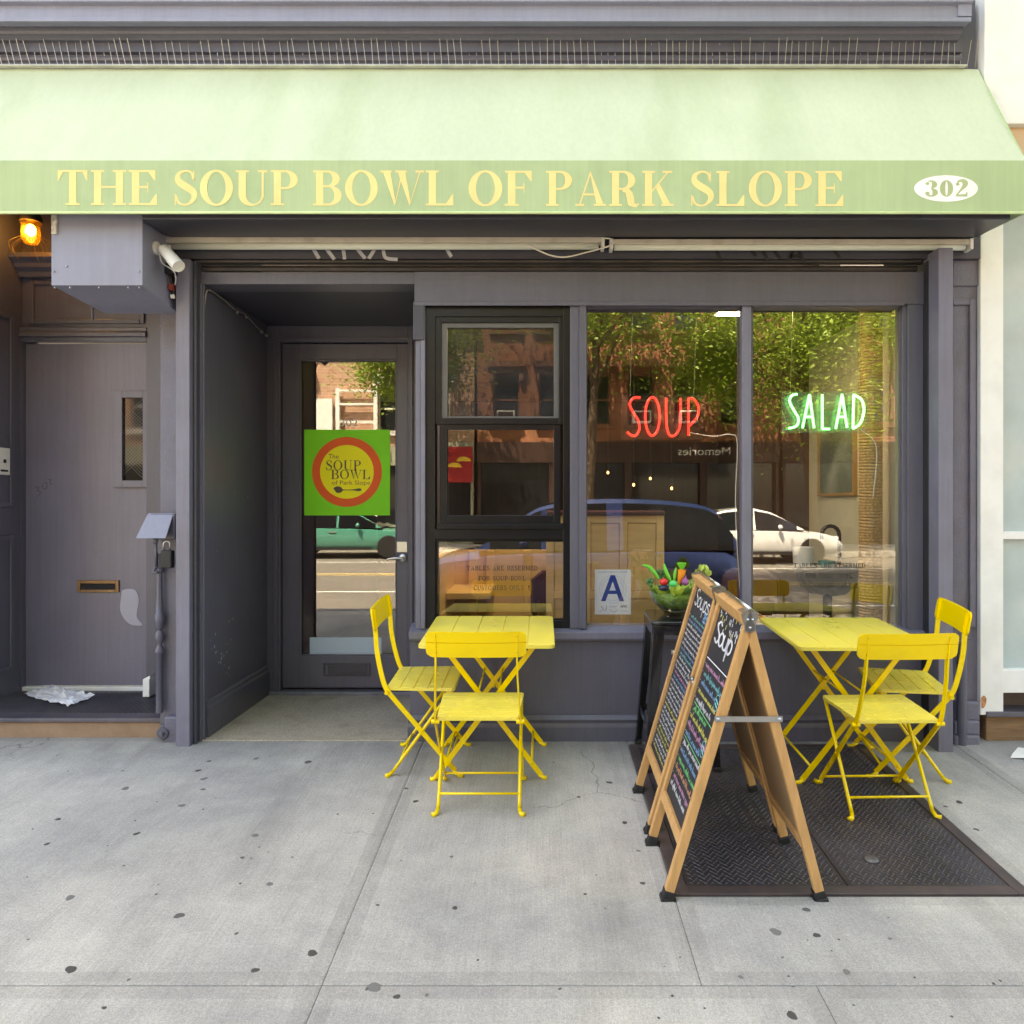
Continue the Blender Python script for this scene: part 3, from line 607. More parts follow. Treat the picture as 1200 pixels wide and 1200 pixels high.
# big display panes
GY = .055
def pane(parent, px0, py0, px1, py1, Y=GY, mat=PANE, name='pane', d=3):
    m = MB(); x0, x1, z0, z1 = WX(px0 - d, Y), WX(px1 + d, Y), WZ(py1 + d, Y), WZ(py0 - d, Y)
    m.add([(x0, Y, z0), (x1, Y, z0), (x1, Y, z1), (x0, Y, z1)], [(0, 1, 2, 3)]); return m.build(name, mat, parent)
m = MB(); m.pbox(686, 358, 688, 738, .03, .05); m.pbox(868, 358, 870, 738, .03, .05); dw = m.build('display_window', PAINT, sf); pane(dw, 688, 360, 869, 738)
m = MB(); m.pbox(880, 358, 882.5, 736, .03, .05); m.pbox(1055, 358, 1058, 736, .03, .05); dw2 = m.build('display_window', PAINT, sf); pane(dw2, 882, 358, 1058, 737)
# left window: fixed frame, screened top sash, lower sash, fixed bottom light
m = MB(); m.pbox(498, 358, 510, 737, .01, .1); m.pbox(660, 358, 668, 737, .01, .1); m.pbox(510, 358, 660, 371, .01, .1); m.pbox(510, 620, 660, 632, .01, .1); m.pbox(510, 727, 660, 738, .01, .1)
hw = m.build('sash_window', BLACKF, sf, bevel=.002)
def pf(a, b_, yf, yb):   # frame between two photo rectangles
    (x0, y0, x1, y1), (u0, v0, u1, v1) = a, b_
    m = MB(); m.pbox(x0, y0, u0, y1, yf, yb); m.pbox(u1, y0, x1, y1, yf, yb); m.pbox(u0, y0, u1, v0, yf, yb); m.pbox(u0, v1, u1, y1, yf, yb); return m
pf((510, 371, 660, 497), (517, 378, 655, 490), .018, .06).build('upper_sash', BLACKF, hw, bevel=.002)
pf((517, 378, 655, 490), (524, 384, 649, 488), .03, .06).build('screen_frame', M('screen_grey_metal', S(92, 90, 88), rough=.5), hw, bevel=.0015)
pane(hw, 524, 384, 649, 488, .05, PANES, 'screened_pane', 1)
pf((515, 496, 657, 614), (524, 503, 649, 604), .03, .075).build('lower_sash', BLACKF, hw, bevel=.002)
pane(hw, 524, 503, 649, 604, .055, PANE, 'pane', 1)
m = MB(); m.pbox(512, 614, 660, 620, -.005, .06); m.build('window_sill', BLACKF, hw, bevel=.002)
pf((510, 632, 662, 728), (513, 635, 660, 725), .03, .07).build('bottom_light_frame', BLACKF, hw, bevel=.0015)
pane(hw, 513, 635, 660, 725, .055, PANE, 'pane', 1)
# shop door
DY = 1.0
dz0, dz1 = WZ(806, DY), WZ(403, DY)
m = MB(); m.box(AX, WX(331, DY) - .004, DY - .03, DY + .08, 0, 2.586); m.box(WX(478, DY) + .004, WX(486) + .002, DY - .03, DY + .08, 0, 2.586); m.box(WX(331, DY) - .004, WX(478, DY) + .004, DY - .03, DY + .08, dz1 + .006, 2.586)
m.box(WX(323, DY), WX(328, DY), DY - .045, DY - .03, 0, dz1 + .04); m.box(WX(481, DY), WX(485, DY), DY - .045, DY - .03, 0, dz1 + .04); m.box(WX(328, DY), WX(481, DY), DY - .045, DY - .03, dz1 + .018, dz1 + .04)
m.build('door_frame', PAINT, sf, bevel=.003)
m = MB(); m.box(AX + .02, WX(492, DY), DY - .06, DY + .1, 0, .03); m.build('threshold', M('worn_threshold', S(120, 120, 128), rough=.5, var=.25, vs_=8, metal=.3), sf, bevel=.004)
gx0, gx1, gz0, gz1 = WX(351, DY), WX(465, DY), WZ(769, DY), WZ(421, DY)
m = MB(); lx0, lx1 = WX(331, DY), WX(478, DY)
m.box(lx0, gx0, DY, DY + .045, dz0, dz1); m.box(gx1, lx1, DY, DY + .045, dz0, dz1); m.box(gx0, gx1, DY, DY + .045, dz0, gz0); m.box(gx0, gx1, DY, DY + .045, gz1, dz1)
dr = m.build('door', PAINT, sf, bevel=.003)
m = MB(); m.frame(gx0, gx1, gz0, gz1, DY + .004, DY + .02, .012); m.build('glazing_bead', PAINT, dr, bevel=.003)
m = MB(); m.add([(gx0, DY + .026, gz0), (gx1, DY + .026, gz0), (gx1, DY + .026, gz1), (gx0, DY + .026, gz1)], [(0, 1, 2, 3)]); m.build('pane', PANED, dr)
m = MB(); m.pbox(465, 635, 477, 647, DY - .006, DY); m.build('lock_plate', STEEL, dr, bevel=.001)
m = MB(); hx, hz = WX(472, DY), WZ(654, DY); T = Matrix.Translation((hx, DY - .0, hz)) @ Matrix.Rotation(math.pi / 2, 4, 'X')
m.lathe([(.033, 0), (.033, .008), (.026, .014), (.012, .016), (.012, .045), (.0001, .047)], (0, 0, 0), 18, 0, T); m.tube(smooth_path([(hx, DY - .045, hz), (hx - .05, DY - .047, hz + .003), (hx - .10, DY - .044, hz - .006)], 5), [.011] * 6 + [.009] * 5, 10)
m.build('lever_handle', STEEL, dr, smooth=40)
m = MB(); m.frame(WX(379, DY), WX(434, DY), WZ(792, DY), WZ(777, DY), DY - .008, DY, .012); m.pbox(384, 780, 430, 790, DY - .005, DY); m.build('mail_flap', PAINTD, dr, bevel=.002)
m = MB(); m.pbox(363, 747, 447, 768, DY + .022, DY + .025); m.build('blank_sticker', M('pale_blue_film', S(176, 196, 214), rough=.35, var=.02), dr)
W302 = M('white_vinyl', S(215, 215, 212), rough=.5)
NUMD = text_mb('302', WX(397, DY), WX(418, DY), WZ(499, DY), .05, DY + .0225); NUMD.build('door_number', W302, dr)

# ------------------------------------------------------------------ residential entrance on the left
re = empty('residential_entrance', (-2.9, .4, 0), label='grey side entrance recess with a plain flush door, step and panelled reveal', cat='entrance')
RY = .67
m = MB(); m.box(-6, -3.40, -.03, .8, -.02, 3.45); rw = m.build('reveal_wall', PAINT, re)
for (y0, y1, z0, z1) in ((.10, .56, 1.32, 2.55), (.10, .56, .28, 1.14)):
    m = MB()
    m.box(-3.40, -3.388, y0, y0 + .03, z0, z1); m.box(-3.40, -3.388, y1 - .03, y1, z0, z1); m.box(-3.40, -3.388, y0 + .03, y1 - .03, z0, z0 + .03); m.box(-3.40, -3.388, y0 + .03, y1 - .03, z1 - .03, z1)
    m.build('panel_moulding', PAINT, rw, bevel=.005)
m = MB(); m.box(-3.40, WX(30, RY) - .002, RY - .04, RY + .1, .116, 2.43); m.box(WX(175, RY) + .002, WX(188, .03), RY - .04, RY + .1, .0, 3.45); m.box(WX(30, RY) - .002, WX(175, RY) + .002, RY - .04, RY + .1, WZ(402, RY), 2.43)
m.build('door_frame', PAINT, re, bevel=.003)
m = MB(); m.box(-3.40, WX(175, RY), RY - .02, RY + .1, 2.43, 3.45); tp = m.build('transom_wall', PAINT, re)
m = MB(); m.prism([(RY - .02, 2.43), (RY - .06, 2.43), (RY - .06, 2.455), (RY - .045, 2.47), (RY - .05, 2.49), (RY - .02, 2.50)], 'x', -3.398, WX(176, RY)); m.build('transom_moulding', PAINT, tp, bevel=.002)
m = MB(); m.frame(WX(38, RY), WX(172, RY), 2.52, WZ(330, RY), RY - .035, RY - .02, .03); m.build('panel_moulding', PAINT, tp, bevel=.005)
m = MB(); zc = WZ(322, RY - .1); m.prism([(RY - .02, zc), (RY - .06, zc), (RY - .07, zc + .03), (RY - .1, zc + .05), (RY - .11, zc + .075), (RY - .15, zc + .10), (RY - .15, zc + .13), (RY - .02, zc + .13)], 'x', -3.398, -2.2); m.build('door_cornice', PAINT, tp, bevel=.002)
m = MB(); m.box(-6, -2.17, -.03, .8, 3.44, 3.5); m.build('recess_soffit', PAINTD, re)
m = MB(); m.pbox(30, 403, 175, 803, RY, RY + .045); rd = m.build('door', DOORP, re, bevel=.002)
(lambda m: m.build('window_frame', DOORP, rd, bevel=.002))(pf((133, 458, 174, 571), (143, 466, 167, 563), RY - .026, RY - .001))
m = MB(); m.pbox(143, 466, 167, 563, RY - .006, RY - .004); m.build('wired_pane', M('door_lite_glass', S(24, 22, 22), rough=.04, var=.1, spec=.6), rd)
m = MB()
for k in range(-30, 34):
    for sg in (1, -1):
        x0_, x1_, z0_, z1_ = WX(143, RY), WX(167, RY), WZ(563, RY), WZ(466, RY)
        xa = x0_; za = z0_ + k * .022; xb = x1_; zb_ = za + sg * (x1_ - x0_)
        if min(za, zb_) > z0_ and max(za, zb_) < z1_: m.ribbon([(xa, za), (xb, zb_)], .0018, y=RY - .0072 - .0004 * sg)
tag(m.build('wire_mesh', M('wire_grey', S(120, 114, 108), rough=.6), rd), kind='stuff')
pf((90, 680, 139, 694), (94, 684, 135, 691), RY - .012, RY - .0).build('mail_slot', BRASS, rd, bevel=.002)
m = MB(); m.pbox(94, 684, 135, 691, RY - .004, RY - .001); m.build('mail_slot_opening', DARK, rd)
pts = [(143, 692), (150, 690), (158, 691), (162, 697), (163, 705), (161, 716), (161, 724), (167, 732), (160, 733), (152, 731), (145, 724), (141, 714), (142, 702)]
pts = smooth_path(pts + [pts[0]], 4)[:-1]
m = MB(); m.add([(WX(x, RY), RY - .003, WZ(y, RY)) for x, y in pts][::-1], [tuple(range(len(pts)))]); m.build('paint_patch', M('patch_paint', S(172, 168, 182), rough=.6, var=.06), rd)
GRAF2 = M('pencil_scrawl', S(78, 74, 84), rough=.8)
m = MB()
for s_ in ([(41, 571), (46, 571), (44, 575), (48, 577), (44, 582)], [(51, 567), (55, 566), (55, 572), (51, 573), (50, 568)], [(57, 562), (60, 562), (59, 566), (62, 568)]): m.ribbon([(WX(x, RY), WZ(y, RY)) for x, y in smooth_path(s_, 4)], .004, y=RY - .003)
m.build('scrawled_number', GRAF2, rd)
m = MB(); m.box(-3.40, WX(176, RY), RY - .03, RY + .05, .116, .142); m.build('threshold', WHITE, re, bevel=.003)
m = MB(); m.box(-6, -2.11, .05, .75, -.2, .09); st = m.build('step', STEPSTONE, re, bevel=.006)
m = MB(); m.box(-6, -2.10, .035, .66, .092, .116); tr = m.build('tread_plate', TREAD, st, bevel=.004)
m = MB()
x = -4.3
while x < -2.2:
    a_ = [(x, .14), (x + .007, .14), (x + .30 + .007, .60), (x + .30, .60)]
    if a_[2][0] > -2.14:
        f_ = (-2.14 - x) / .307; a_ = [(x, .14), (x + .007, .14), (-2.14, .14 + .46 * f_), (-2.147, .14 + .46 * f_)]
    m.add([(p, q, .116) for p, q in a_] + [(p, q, .1195) for p, q in a_], [(0, 1, 5, 4), (1, 2, 6, 5), (2, 3, 7, 6), (3, 0, 4, 7), (4, 5, 6, 7)]); x += .032
tag(m.build('tread_ribs', TREAD, st), kind='stuff')
# ------------------------------------------------------------------ white neighbouring shopfront on the right
nb = empty('white_shopfront', (3.0, 0, 0), label='white painted neighbouring shopfront with tall glass beside the grey pilaster', cat='shopfront')
m = MB(); m.box(2.46, 12, .06, 6.2, 3.3, 12.6); m.build('wall', WHITE, nb)
m = MB(); m.box(2.475, 12, -.06, .06, WZ(145, -.06), 4.6); m.build('sign_board', WHITE, nb, bevel=.004)
m = MB(); m.box(2.475, 12, -.02, .06, 3.18, WZ(145, -.06)); m.build('fascia_band', M('tan_band', S(214, 180, 146), rough=.6), nb)
m = MB(); m.pbox(1149, 240, 1176, 838, -.03, .2); m.box(2.475, 12, -.03, .08, 3.0, 3.18)
m.build('stile', WHITE, nb, bevel=.004)
xa = WX(1176, -.03)
m = MB(); pts = [(1150, 818), (1153, 815), (1156, 819), (1155, 826), (1152, 830), (1150, 828)]; pts = smooth_path(pts + [pts[0]], 3)[:-1]; m.add([(WX(x, -.0315), -.0315, WZ(y, -.0315)) for x, y in pts][::-1], [tuple(range(len(pts)))]); m.build('rust_stain', M('rust_orange', S(186, 128, 84), rough=.9, var=.4, vs_=60), nb)
m = MB(); m.box(xa, 6, -.01, .08, WZ(632, -.01), WZ(623, -.01)); m.build('glazing_bar', WHITE, nb, bevel=.003)
m = MB(); m.box(xa, 6, -.02, .12, WZ(812, -.02), WZ(785, -.02)); m.build('bottom_rail', WHITE, nb, bevel=.003)
NG = M('pale_reflect_glazing', S(176, 190, 190), rough=.25, var=.10, vs_=3, dirt=S(214, 210, 200), damt=.7, dsc=1.4)  # pale reflection on the glass put into the colour
for z0, z1 in ((WZ(785), WZ(632)), (WZ(623), 3.0)):
    m = MB(); m.box(xa, 6, .03, .045, z0, z1); m.build('pane', NG, nb)
m = MB(); m.box(2.50, 6, -.04, .4, WZ(838), WZ(832)); m.build('step_tread', TREAD, nb, bevel=.003)
m = MB(); m.box(xa, 6, .10, .14, WZ(838), WZ(806)); m.build('ribbed_kickplate', M('brown_kick', S(96, 82, 78), rough=.5, metal=.4, var=.2), nb)
m = MB(); m.box(2.52, 6, -.0, .3, -.2, WZ(838)); m.build('step_riser', M('worn_timber', S(134, 104, 76), rough=.85, var=.35, vs_=4, stretch=(1, 4, 12), bump=.4, bs=20), nb, bevel=.006)

# ------------------------------------------------------------------ awning
AF = -.45
FAB = dict(rough=.85, bump=.12, bs=300, spec=.15)
AWT = M('awning_canvas_pale', S(204, 214, 186), var=.05, vs_=1.2, dirt=S(176, 192, 150), damt=.5, dsc=1.6, stretch=(1.6, .5, .5), streak=.03, trans=.12, **FAB)  # canopy canvas, paler than the valance
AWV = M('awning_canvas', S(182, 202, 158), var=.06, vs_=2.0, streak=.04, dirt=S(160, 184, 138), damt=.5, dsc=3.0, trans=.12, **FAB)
aw_ = empty('awning', (0, -.2, 2.8), label='long pale green fabric awning lettered with the restaurant name and number', cat='awning')
zt_, zf, zb_ = WZ(83.5), WZ(188, AF), WZ(249.5, AF)
AXR, AXL = WX(1203, AF), -5.2
XT = WX(1144, .0)
m = MB(); nx, nv = 60, 8
for i in range(nx + 1):
    u = i / nx
    for j in range(nv + 1):
        v = j / nv; xr = XT + (AXR - XT) * v; x = AXL + (xr - AXL) * u
        y = -.02 + (AF + .02) * v; z = zt_ + (zf - zt_) * v
        sag = -.010 * math.sin(math.pi * v) + .003 * math.sin(x * 5.1) * math.sin(math.pi * v) + .0008 * math.sin(x * 17 + 2 * v) * (1 - v) ** 2
        m.v.append((x, y - sag * .6, z + sag))
for i in range(nx):
    for j in range(nv):
        a = i * (nv + 1) + j; m.f.append((a, a + 1, a + nv + 2, a + nv + 1)); m.mi.append(0)
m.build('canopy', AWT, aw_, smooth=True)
m = MB()
for i in range(nx + 1):
    x = AXL + (AXR - AXL) * i / nx
    for z, k in ((zf, 0), ((zf + zb_) / 2, 1), (zb_ + .02, .4), (zb_, 0)): m.v.append((x, AF - .0 + .0006 * k * math.sin(x * 7), z))
for i in range(nx):
    for j in range(3):
        a = i * 4 + j; m.f.append((a, a + 1, a + 5, a + 4)); m.mi.append(0)
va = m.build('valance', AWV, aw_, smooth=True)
m = MB(); m.tube([(AXL, AF - .002, zb_), (AXR, AF - .002, zb_)], .007, 8); m.build('hem', M('hem_canvas', S(206, 224, 170), rough=.8), va, smooth=True)
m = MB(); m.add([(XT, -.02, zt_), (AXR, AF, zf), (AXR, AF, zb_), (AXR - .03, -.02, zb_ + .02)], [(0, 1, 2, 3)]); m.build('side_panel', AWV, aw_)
m = MB(); m.tube([(AXL, AF + .02, zb_ + .02), (AXR - .02, AF + .02, zb_ + .02)], .012, 8); m.tube([(AXL, AF + .02, zf - .012), (AXR - .02, AF + .02, zf - .012)], .012, 8); m.build('frame_tube', STEEL, aw_, smooth=True)
LET = M('awning_lettering', S(240, 216, 150), rough=.8, var=.05, vs_=8, spec=.1)
for wd, a, b_ in (('THE', 67, 186), ('SOUP', 204, 350), ('BOWL', 367, 533), ('OF', 549, 624), ('PARK', 640, 790), ('SLOPE', 809, 990)):
    dz = -(a - 67) / 923 * 1.5
    for l in letters(wd, WX(a, AF), WX(b_, AF), WZ(240.5 - dz, AF), WZ(199.5, AF) - WZ(240.5, AF), AF - .0014, eps=.0001, st=.19, hl=.055): l.build('letter', LET, va)
m = MB(); cxo, czo = WX(1108.5, AF), WZ(221, AF); rx, rz = 37.5 * (D + AF) / F, 15.5 * (D + AF) / F
m.add([(cxo + rx * math.cos(2 * math.pi * k / 40), AF - .0012, czo + rz * math.sin(2 * math.pi * k / 40)) for k in range(40)], [tuple(range(40))]); m.build('number_oval', M('white_oval', S(240, 240, 238), rough=.8), va)
for l in letters('302', WX(1084, AF), WX(1134, AF), WZ(230.5, AF), WZ(211.5, AF) - WZ(230.5, AF), AF - .0016, eps=.0001, st=.24, hl=.07, gap=.08): l.build('number', M('oval_green', S(172, 184, 140), rough=.8), va)

# bird spikes along the top of the awning
bs_ = empty('bird_spikes', (0, -.03, zt_), label='strip of thin steel bird spikes along the top edge of the awning', cat='bird spikes')
m = MB(); m.box(AXL, XT - .08, -.05, -.02, zt_ + .003, zt_ + .009); m.build('base_strip', M('clear_strip', S(196, 196, 190), rough=.4, var=.2, vs_=10), bs_)
spm = MB().tube([(0, 0, 0), (0, 0, .145)], .0016, 5).mesh('spike', M('spike_steel', S(205, 200, 188), rough=.4, metal=.6))
x = -3.3
while x < XT + .02:
    o = put('spike', spm, bs_, local=True, loc=(x, rnd.uniform(-.012, .012), .006)); o.rotation_euler = (rnd.uniform(-.05, .2), (x / 2.5) * .10 - .05 + rnd.uniform(-.035, .035), 0)
    x += .0395 + rnd.uniform(-.003, .003)

# ------------------------------------------------------------------ box, lights, camera, lantern on the front
ub = empty('utility_box', (-2.28, -.17, 2.45), label='pale grey sheet metal box under the awning above the side door', cat='box')
bx0, bx1 = WX(60, -.35), WX(167, -.35)
m = MB(); vs8 = [(bx0, -.35, 2.472), (bx1, -.35, 2.472), (bx1 + .0, .03, 2.425), (bx0 + .05, .03, 2.425), (bx0, -.35, 3.0), (bx1, -.35, 3.0), (bx1, .03, 3.0), (bx0, .03, 3.0)]
m.add(vs8, [(0, 3, 2, 1), (4, 5, 6, 7), (0, 1, 5, 4), (1, 2, 6, 5), (2, 3, 7, 6), (3, 0, 4, 7)]); m.build('box_shell', PAINTL, ub, bevel=.003)
scr = MB().ball((0, 0, 0), .005, 8, 4).mesh('screw', STEEL)
for px, py in ((64, 337), (82, 337), (116, 337), (150, 337), (163, 337), (63, 318), (163, 318), (78, 312)): put('screw', scr, ub, local=True, loc=(WX(px, -.353) + 2.28, -.352 + .17, WZ(py, -.353) - 2.45))
m = MB(); m.tube([(WX(115, .0), -.05, 2.435), (WX(115, .0), -.05, 2.37)], .006, 6); m.build('conduit_stub', PAINTD, ub)
m = MB(); m.pbox(60, 252, 66, 274, -.362, -.35); m.build('address_label', M('faded_label', S(190, 184, 178), rough=.6, var=.5, vs_=60), ub)
m = MB(); m.tube(smooth_path([(bx1 + .012, -.12, 2.74), (bx1 + .02, -.10, 2.66), (bx1 + .01, -.08, 2.58), (bx1 + .02, -.06, 2.52), (bx1 + .015, -.05, 2.46)], 5), .005, 6); m.tube(smooth_path([(bx1 + .02, -.14, 2.66), (bx1 + .015, -.10, 2.56), (bx1 + .03, -.08, 2.50)], 5), .004, 6)
wires = one(m, 'loose_wires', M('dusty_cable', S(60, 52, 50), rough=.6, var=.6, vs_=40), 'loose bundle of wires hanging beside the grey metal box', 'wires', smooth=True)
m = MB(); m.box(bx1 + .006, bx1 + .05, -.14, -.06, 2.60, 2.66); m.build('junction_block', RUBBER, wires, bevel=.006)
m = MB(); m.box(bx1 + .008, bx1 + .03, -.11, -.08, 2.52, 2.555); m.build('wire_nut', M('red_plastic', S(150, 60, 52), rough=.5), wires, bevel=.004)
m = MB(); m.box(bx1 + .014, bx1 + .034, -.10, -.08, 2.478, 2.50); m.build('connector', WHITEP, wires, bevel=.004)

def fixture(px0, px1, py0, py1, Y, label):
    r = empty('tube_light', (WX((px0 + px1) / 2, Y), Y, WZ((py0 + py1) / 2, Y)), label=label, cat='light', group='unlit tube lights under the awning')
    x0, x1, z0, z1 = WX(px0, Y), WX(px1, Y), WZ(py1, Y), WZ(py0, Y); h = z1 - z0
    m = MB(); m.prism([(Y, z0 + h * .45), (Y, z1), (Y + .06, z1), (Y + .06, z0 + h * .45)], 'x', x0, x1); m.build('housing', CREAMM, r, bevel=.003)
    m = MB(); m.tube([(x0 + .02, Y + .03, z0 + .016), (x1 - .02, Y + .03, z0 + .016)], .018, 12); m.build('tube', M('tube_glass', S(214, 218, 206), rough=.25, var=.03), r, smooth=True)
    for x in (x0, x1):
        m = MB(); m.box(x - .006, x + .012, Y - .004, Y + .062, z0 - .004, z1 + .003); m.build('end_cap', WHITEP, r, bevel=.002)
    return r
fixture(190, 706, 276, 290, -.112, 'cream tube light along the left half of the soffit ending at a loose cable')
fixture(618, 1138, 279, 292, -.108 + .07 - .07 + .0, 'cream tube light along the right half of the soffit beside the pilaster') if False else None
r_ = fixture(716, 1138, 280, 291, -.112, 'cream tube light along the right half of the soffit ending beside the pilaster')
m = MB(); Y = -.125; pts = [(706, 279), (716, 280), (719, 284), (712, 289), (690, 295), (665, 301), (648, 300), (632, 294), (620, 288)]
m.tube([(WX(x, Y), Y, WZ(y, Y)) for x, y in smooth_path(pts, 5)], .0042, 6)
one(m, 'light_cable', M('white_cable', S(222, 216, 204), rough=.5), 'short white cable looping down between the two tube lights', 'cable', smooth=True)

sc_ = empty('security_camera', (WX(172, -.2), -.2, WZ(290, -.2)), label='small white bullet security camera on the side of the grey box', cat='camera')
cx0 = bx1
m = MB(); T = Matrix.Translation((cx0, -.22, WZ(291, -.22))) @ Matrix.Rotation(math.pi / 2, 4, 'Y'); m.lathe([(.036, 0), (.036, .012), (.026, .02), (.014, .022), (.014, .055), (.017, .06), (.017, .075), (.0001, .077)], (0, 0, 0), 20, 0, T); m.build('mount', WHITEP, sc_, smooth=40)
A = Vector((WX(192, -.24), -.24, WZ(292, -.24))); B = Vector((WX(210, -.30), -.30, WZ(313, -.30)))
m = MB(); d_ = (B - A).normalized(); q = d_.to_track_quat('Z', 'X').to_matrix().to_4x4(); T = Matrix.Translation(A - d_ * .005) @ q
L_ = (B - A).length; m.lathe([(.0001, 0), (.026, .002), (.031, .008), (.031, L_ * .55), (.033, L_ * .56), (.033, L_), (.029, L_), (.028, L_ - .008), (.0001, L_ - .008)], (0, 0, 0), 20, 0, T); m.build('housing', WHITEP, sc_, smooth=40)
m = MB(); m.tube(smooth_path([(cx0 + .02, -.22, WZ(296, -.22)), (WX(190, -.2), -.2, WZ(308, -.2)), (WX(203, -.2), -.2, WZ(317, -.2)), (WX(206, -.15), -.15, WZ(326, -.15)), (WX(205, -.1), -.1, WZ(334, -.1))], 5), .0035, 6); m.build('cable', WHITEP, sc_, smooth=True)

wl = empty('wall_lantern', (WX(35, .45), .45, WZ(270, .45)), label='lit amber jar lantern with dark metal cap above the side door', cat='lamp')
lx, ly, lz = WX(36, .42), .42, WZ(270, .42)
m = MB(); m.lathe([(.062, .05), (.064, .075), (.055, .10), (.03, .115), (.022, .16), (.0001, .16)], (lx, ly, lz), 18); m.tube(smooth_path([(lx, ly, lz + .15), (lx - .04, ly + .05, lz + .17), (lx - .11, ly + .1, lz + .14), (lx - .15, ly + .15, lz + .10)], 4), .016, 8); m.build('cap', M('dark_bronze', S(70, 56, 46), rough=.5, metal=.4), wl, smooth=50)
m = MB(); m.lathe([(.053, .05), (.054, -.02), (.050, -.055), (.034, -.085), (.0001, -.093)], (lx, ly, lz), 20)
m.build('jar', glass('lantern_jar', 1.6, tint=(1, .80, .42), haze=.12, hazecol=(.9, .6, .2)), wl, smooth=True)
m = MB(); m.ball((lx, ly, lz + .0), .03, 14, 10, sc=(1, 1, 1.3)); m.build('bulb', M('lantern_bulb', (1, .7, .35), emit=(1, .52, .14), es=5), wl, smooth=True)
pl = bpy.data.lights.new('lantern_light', 'POINT'); pl.energy = .5; pl.color = (1, .56, .14); pl.shadow_soft_size = .03
plo = bpy.data.objects.new('lantern_light', pl); COL.objects.link(plo); plo.location = (lx + .0, ly - .0, lz - .03); plo.parent = None
plo.location = (lx, ly - .075, lz - .02)
m = MB()
for k in range(12):
    a = rnd.uniform(0, 6.28); r0 = rnd.uniform(.07, .14); z0_ = rnd.uniform(-.03, .0); m.tube(smooth_path([(lx + math.cos(a) * .05, ly + math.sin(a) * .05, lz + z0_ - .03), (lx + math.cos(a) * r0, ly + math.sin(a) * r0, lz + z0_ - .08), (lx + math.cos(a) * r0 * .9 + .02, ly + math.sin(a) * r0, lz + z0_ - .15)], 4), .0012, 4)
tag(m.build('dry_nest_straws', M('dry_straw', S(120, 92, 54), rough=.8), wl), kind='stuff')

# lock box, padlock, intercom, door stop, paper
lb = empty('lock_box', (WX(188, -.0), -.0, WZ(615)), label='grey lidded metal box hung on the left pilaster above a padlock', cat='box')
m = MB(); m.add([(WX(176), -.02, WZ(601)), (WX(206), -.02, WZ(601)), (WX(204), -.085, WZ(628)), (WX(170), -.085, WZ(628)), (WX(176), -.03, WZ(603)), (WX(206), -.03, WZ(603)), (WX(204), -.095, WZ(630)), (WX(170), -.095, WZ(630))], [(0, 1, 2, 3), (7, 6, 5, 4), (0, 4, 5, 1), (1, 5, 6, 2), (2, 6, 7, 3), (3, 7, 4, 0)]); m.build('lid', PAINTL, lb, bevel=.003)
m = MB(); m.pbox(176, 602, 205, 632, -.03, .03); m.build('body', PAINT, lb, bevel=.004)
m = MB(); m.tube([(WX(185), -.02, WZ(632)), (WX(185), -.02, WZ(664))], .008, 8); m.ball((WX(185), -.03, WZ(633)), .02, 12, 8, sc=(1, .6, 1)); m.tube(smooth_path([(WX(185), -.02, WZ(662)), (WX(183), -.03, WZ(670)), (WX(188), -.03, WZ(670))], 4), .006, 6); m.build('hasp', PAINT, lb, smooth=True)
pk = empty('padlock', (WX(195, -.05), -.05, WZ(655)), label='black combination padlock hanging below the grey lock box', cat='padlock')
m = MB(); m.box(WX(189, -.06), WX(202, -.06), -.075, -.03, WZ(666, -.06), WZ(645, -.06)); m.build('body', RUBBER, pk, bevel=.008, seg=3)
m = MB(); c0 = WX(195.5, -.05); m.tube([(c0 - .018, -.05, WZ(646, -.05)), (c0 - .018, -.05, WZ(638, -.05))] + [(c0 - .018 * math.cos(t / 6 * math.pi), -.05, WZ(638, -.05) + .018 * math.sin(t / 6 * math.pi)) for t in range(1, 6)] + [(c0 + .018, -.05, WZ(638, -.05)), (c0 + .018, -.05, WZ(646, -.05))], .0045, 8); m.build('shackle', STEEL, pk, smooth=True)
ic = empty('intercom_panel', (-3.388, .5, WZ(540, .5)), label='small white buzzer plate screwed to the panelled reveal', cat='intercom')
m = MB(); yA = .46; zA = WZ(541, .5); m.box(-3.40, -3.378, yA - .045, yA + .05, zA - .085, zA + .085); m.build('plate', WHITEP, ic, bevel=.003)
m = MB(); m.box(-3.379, -3.374, yA - .008, yA + .012, zA - .01, zA + .012); m.box(-3.379, -3.376, yA - .03, yA + .03, zA - .065, zA - .053); m.build('button', RUBBER, ic)
m = MB(); m.pbox(167, 796, 175, 817, .45, .53); ds = one(m, 'door_stop', WHITE, 'small white block at the foot of the side door jamb', 'door stop', bevel=.004)
m = MB(); m.prism([(WX(171, .45) - .02, WZ(796, .45)), (WX(171, .45) + .02, WZ(796, .45)), (WX(171, .45) + .02, WZ(792, .45))], 'y', .46, .52); m.build('wedge', WHITE, ds)
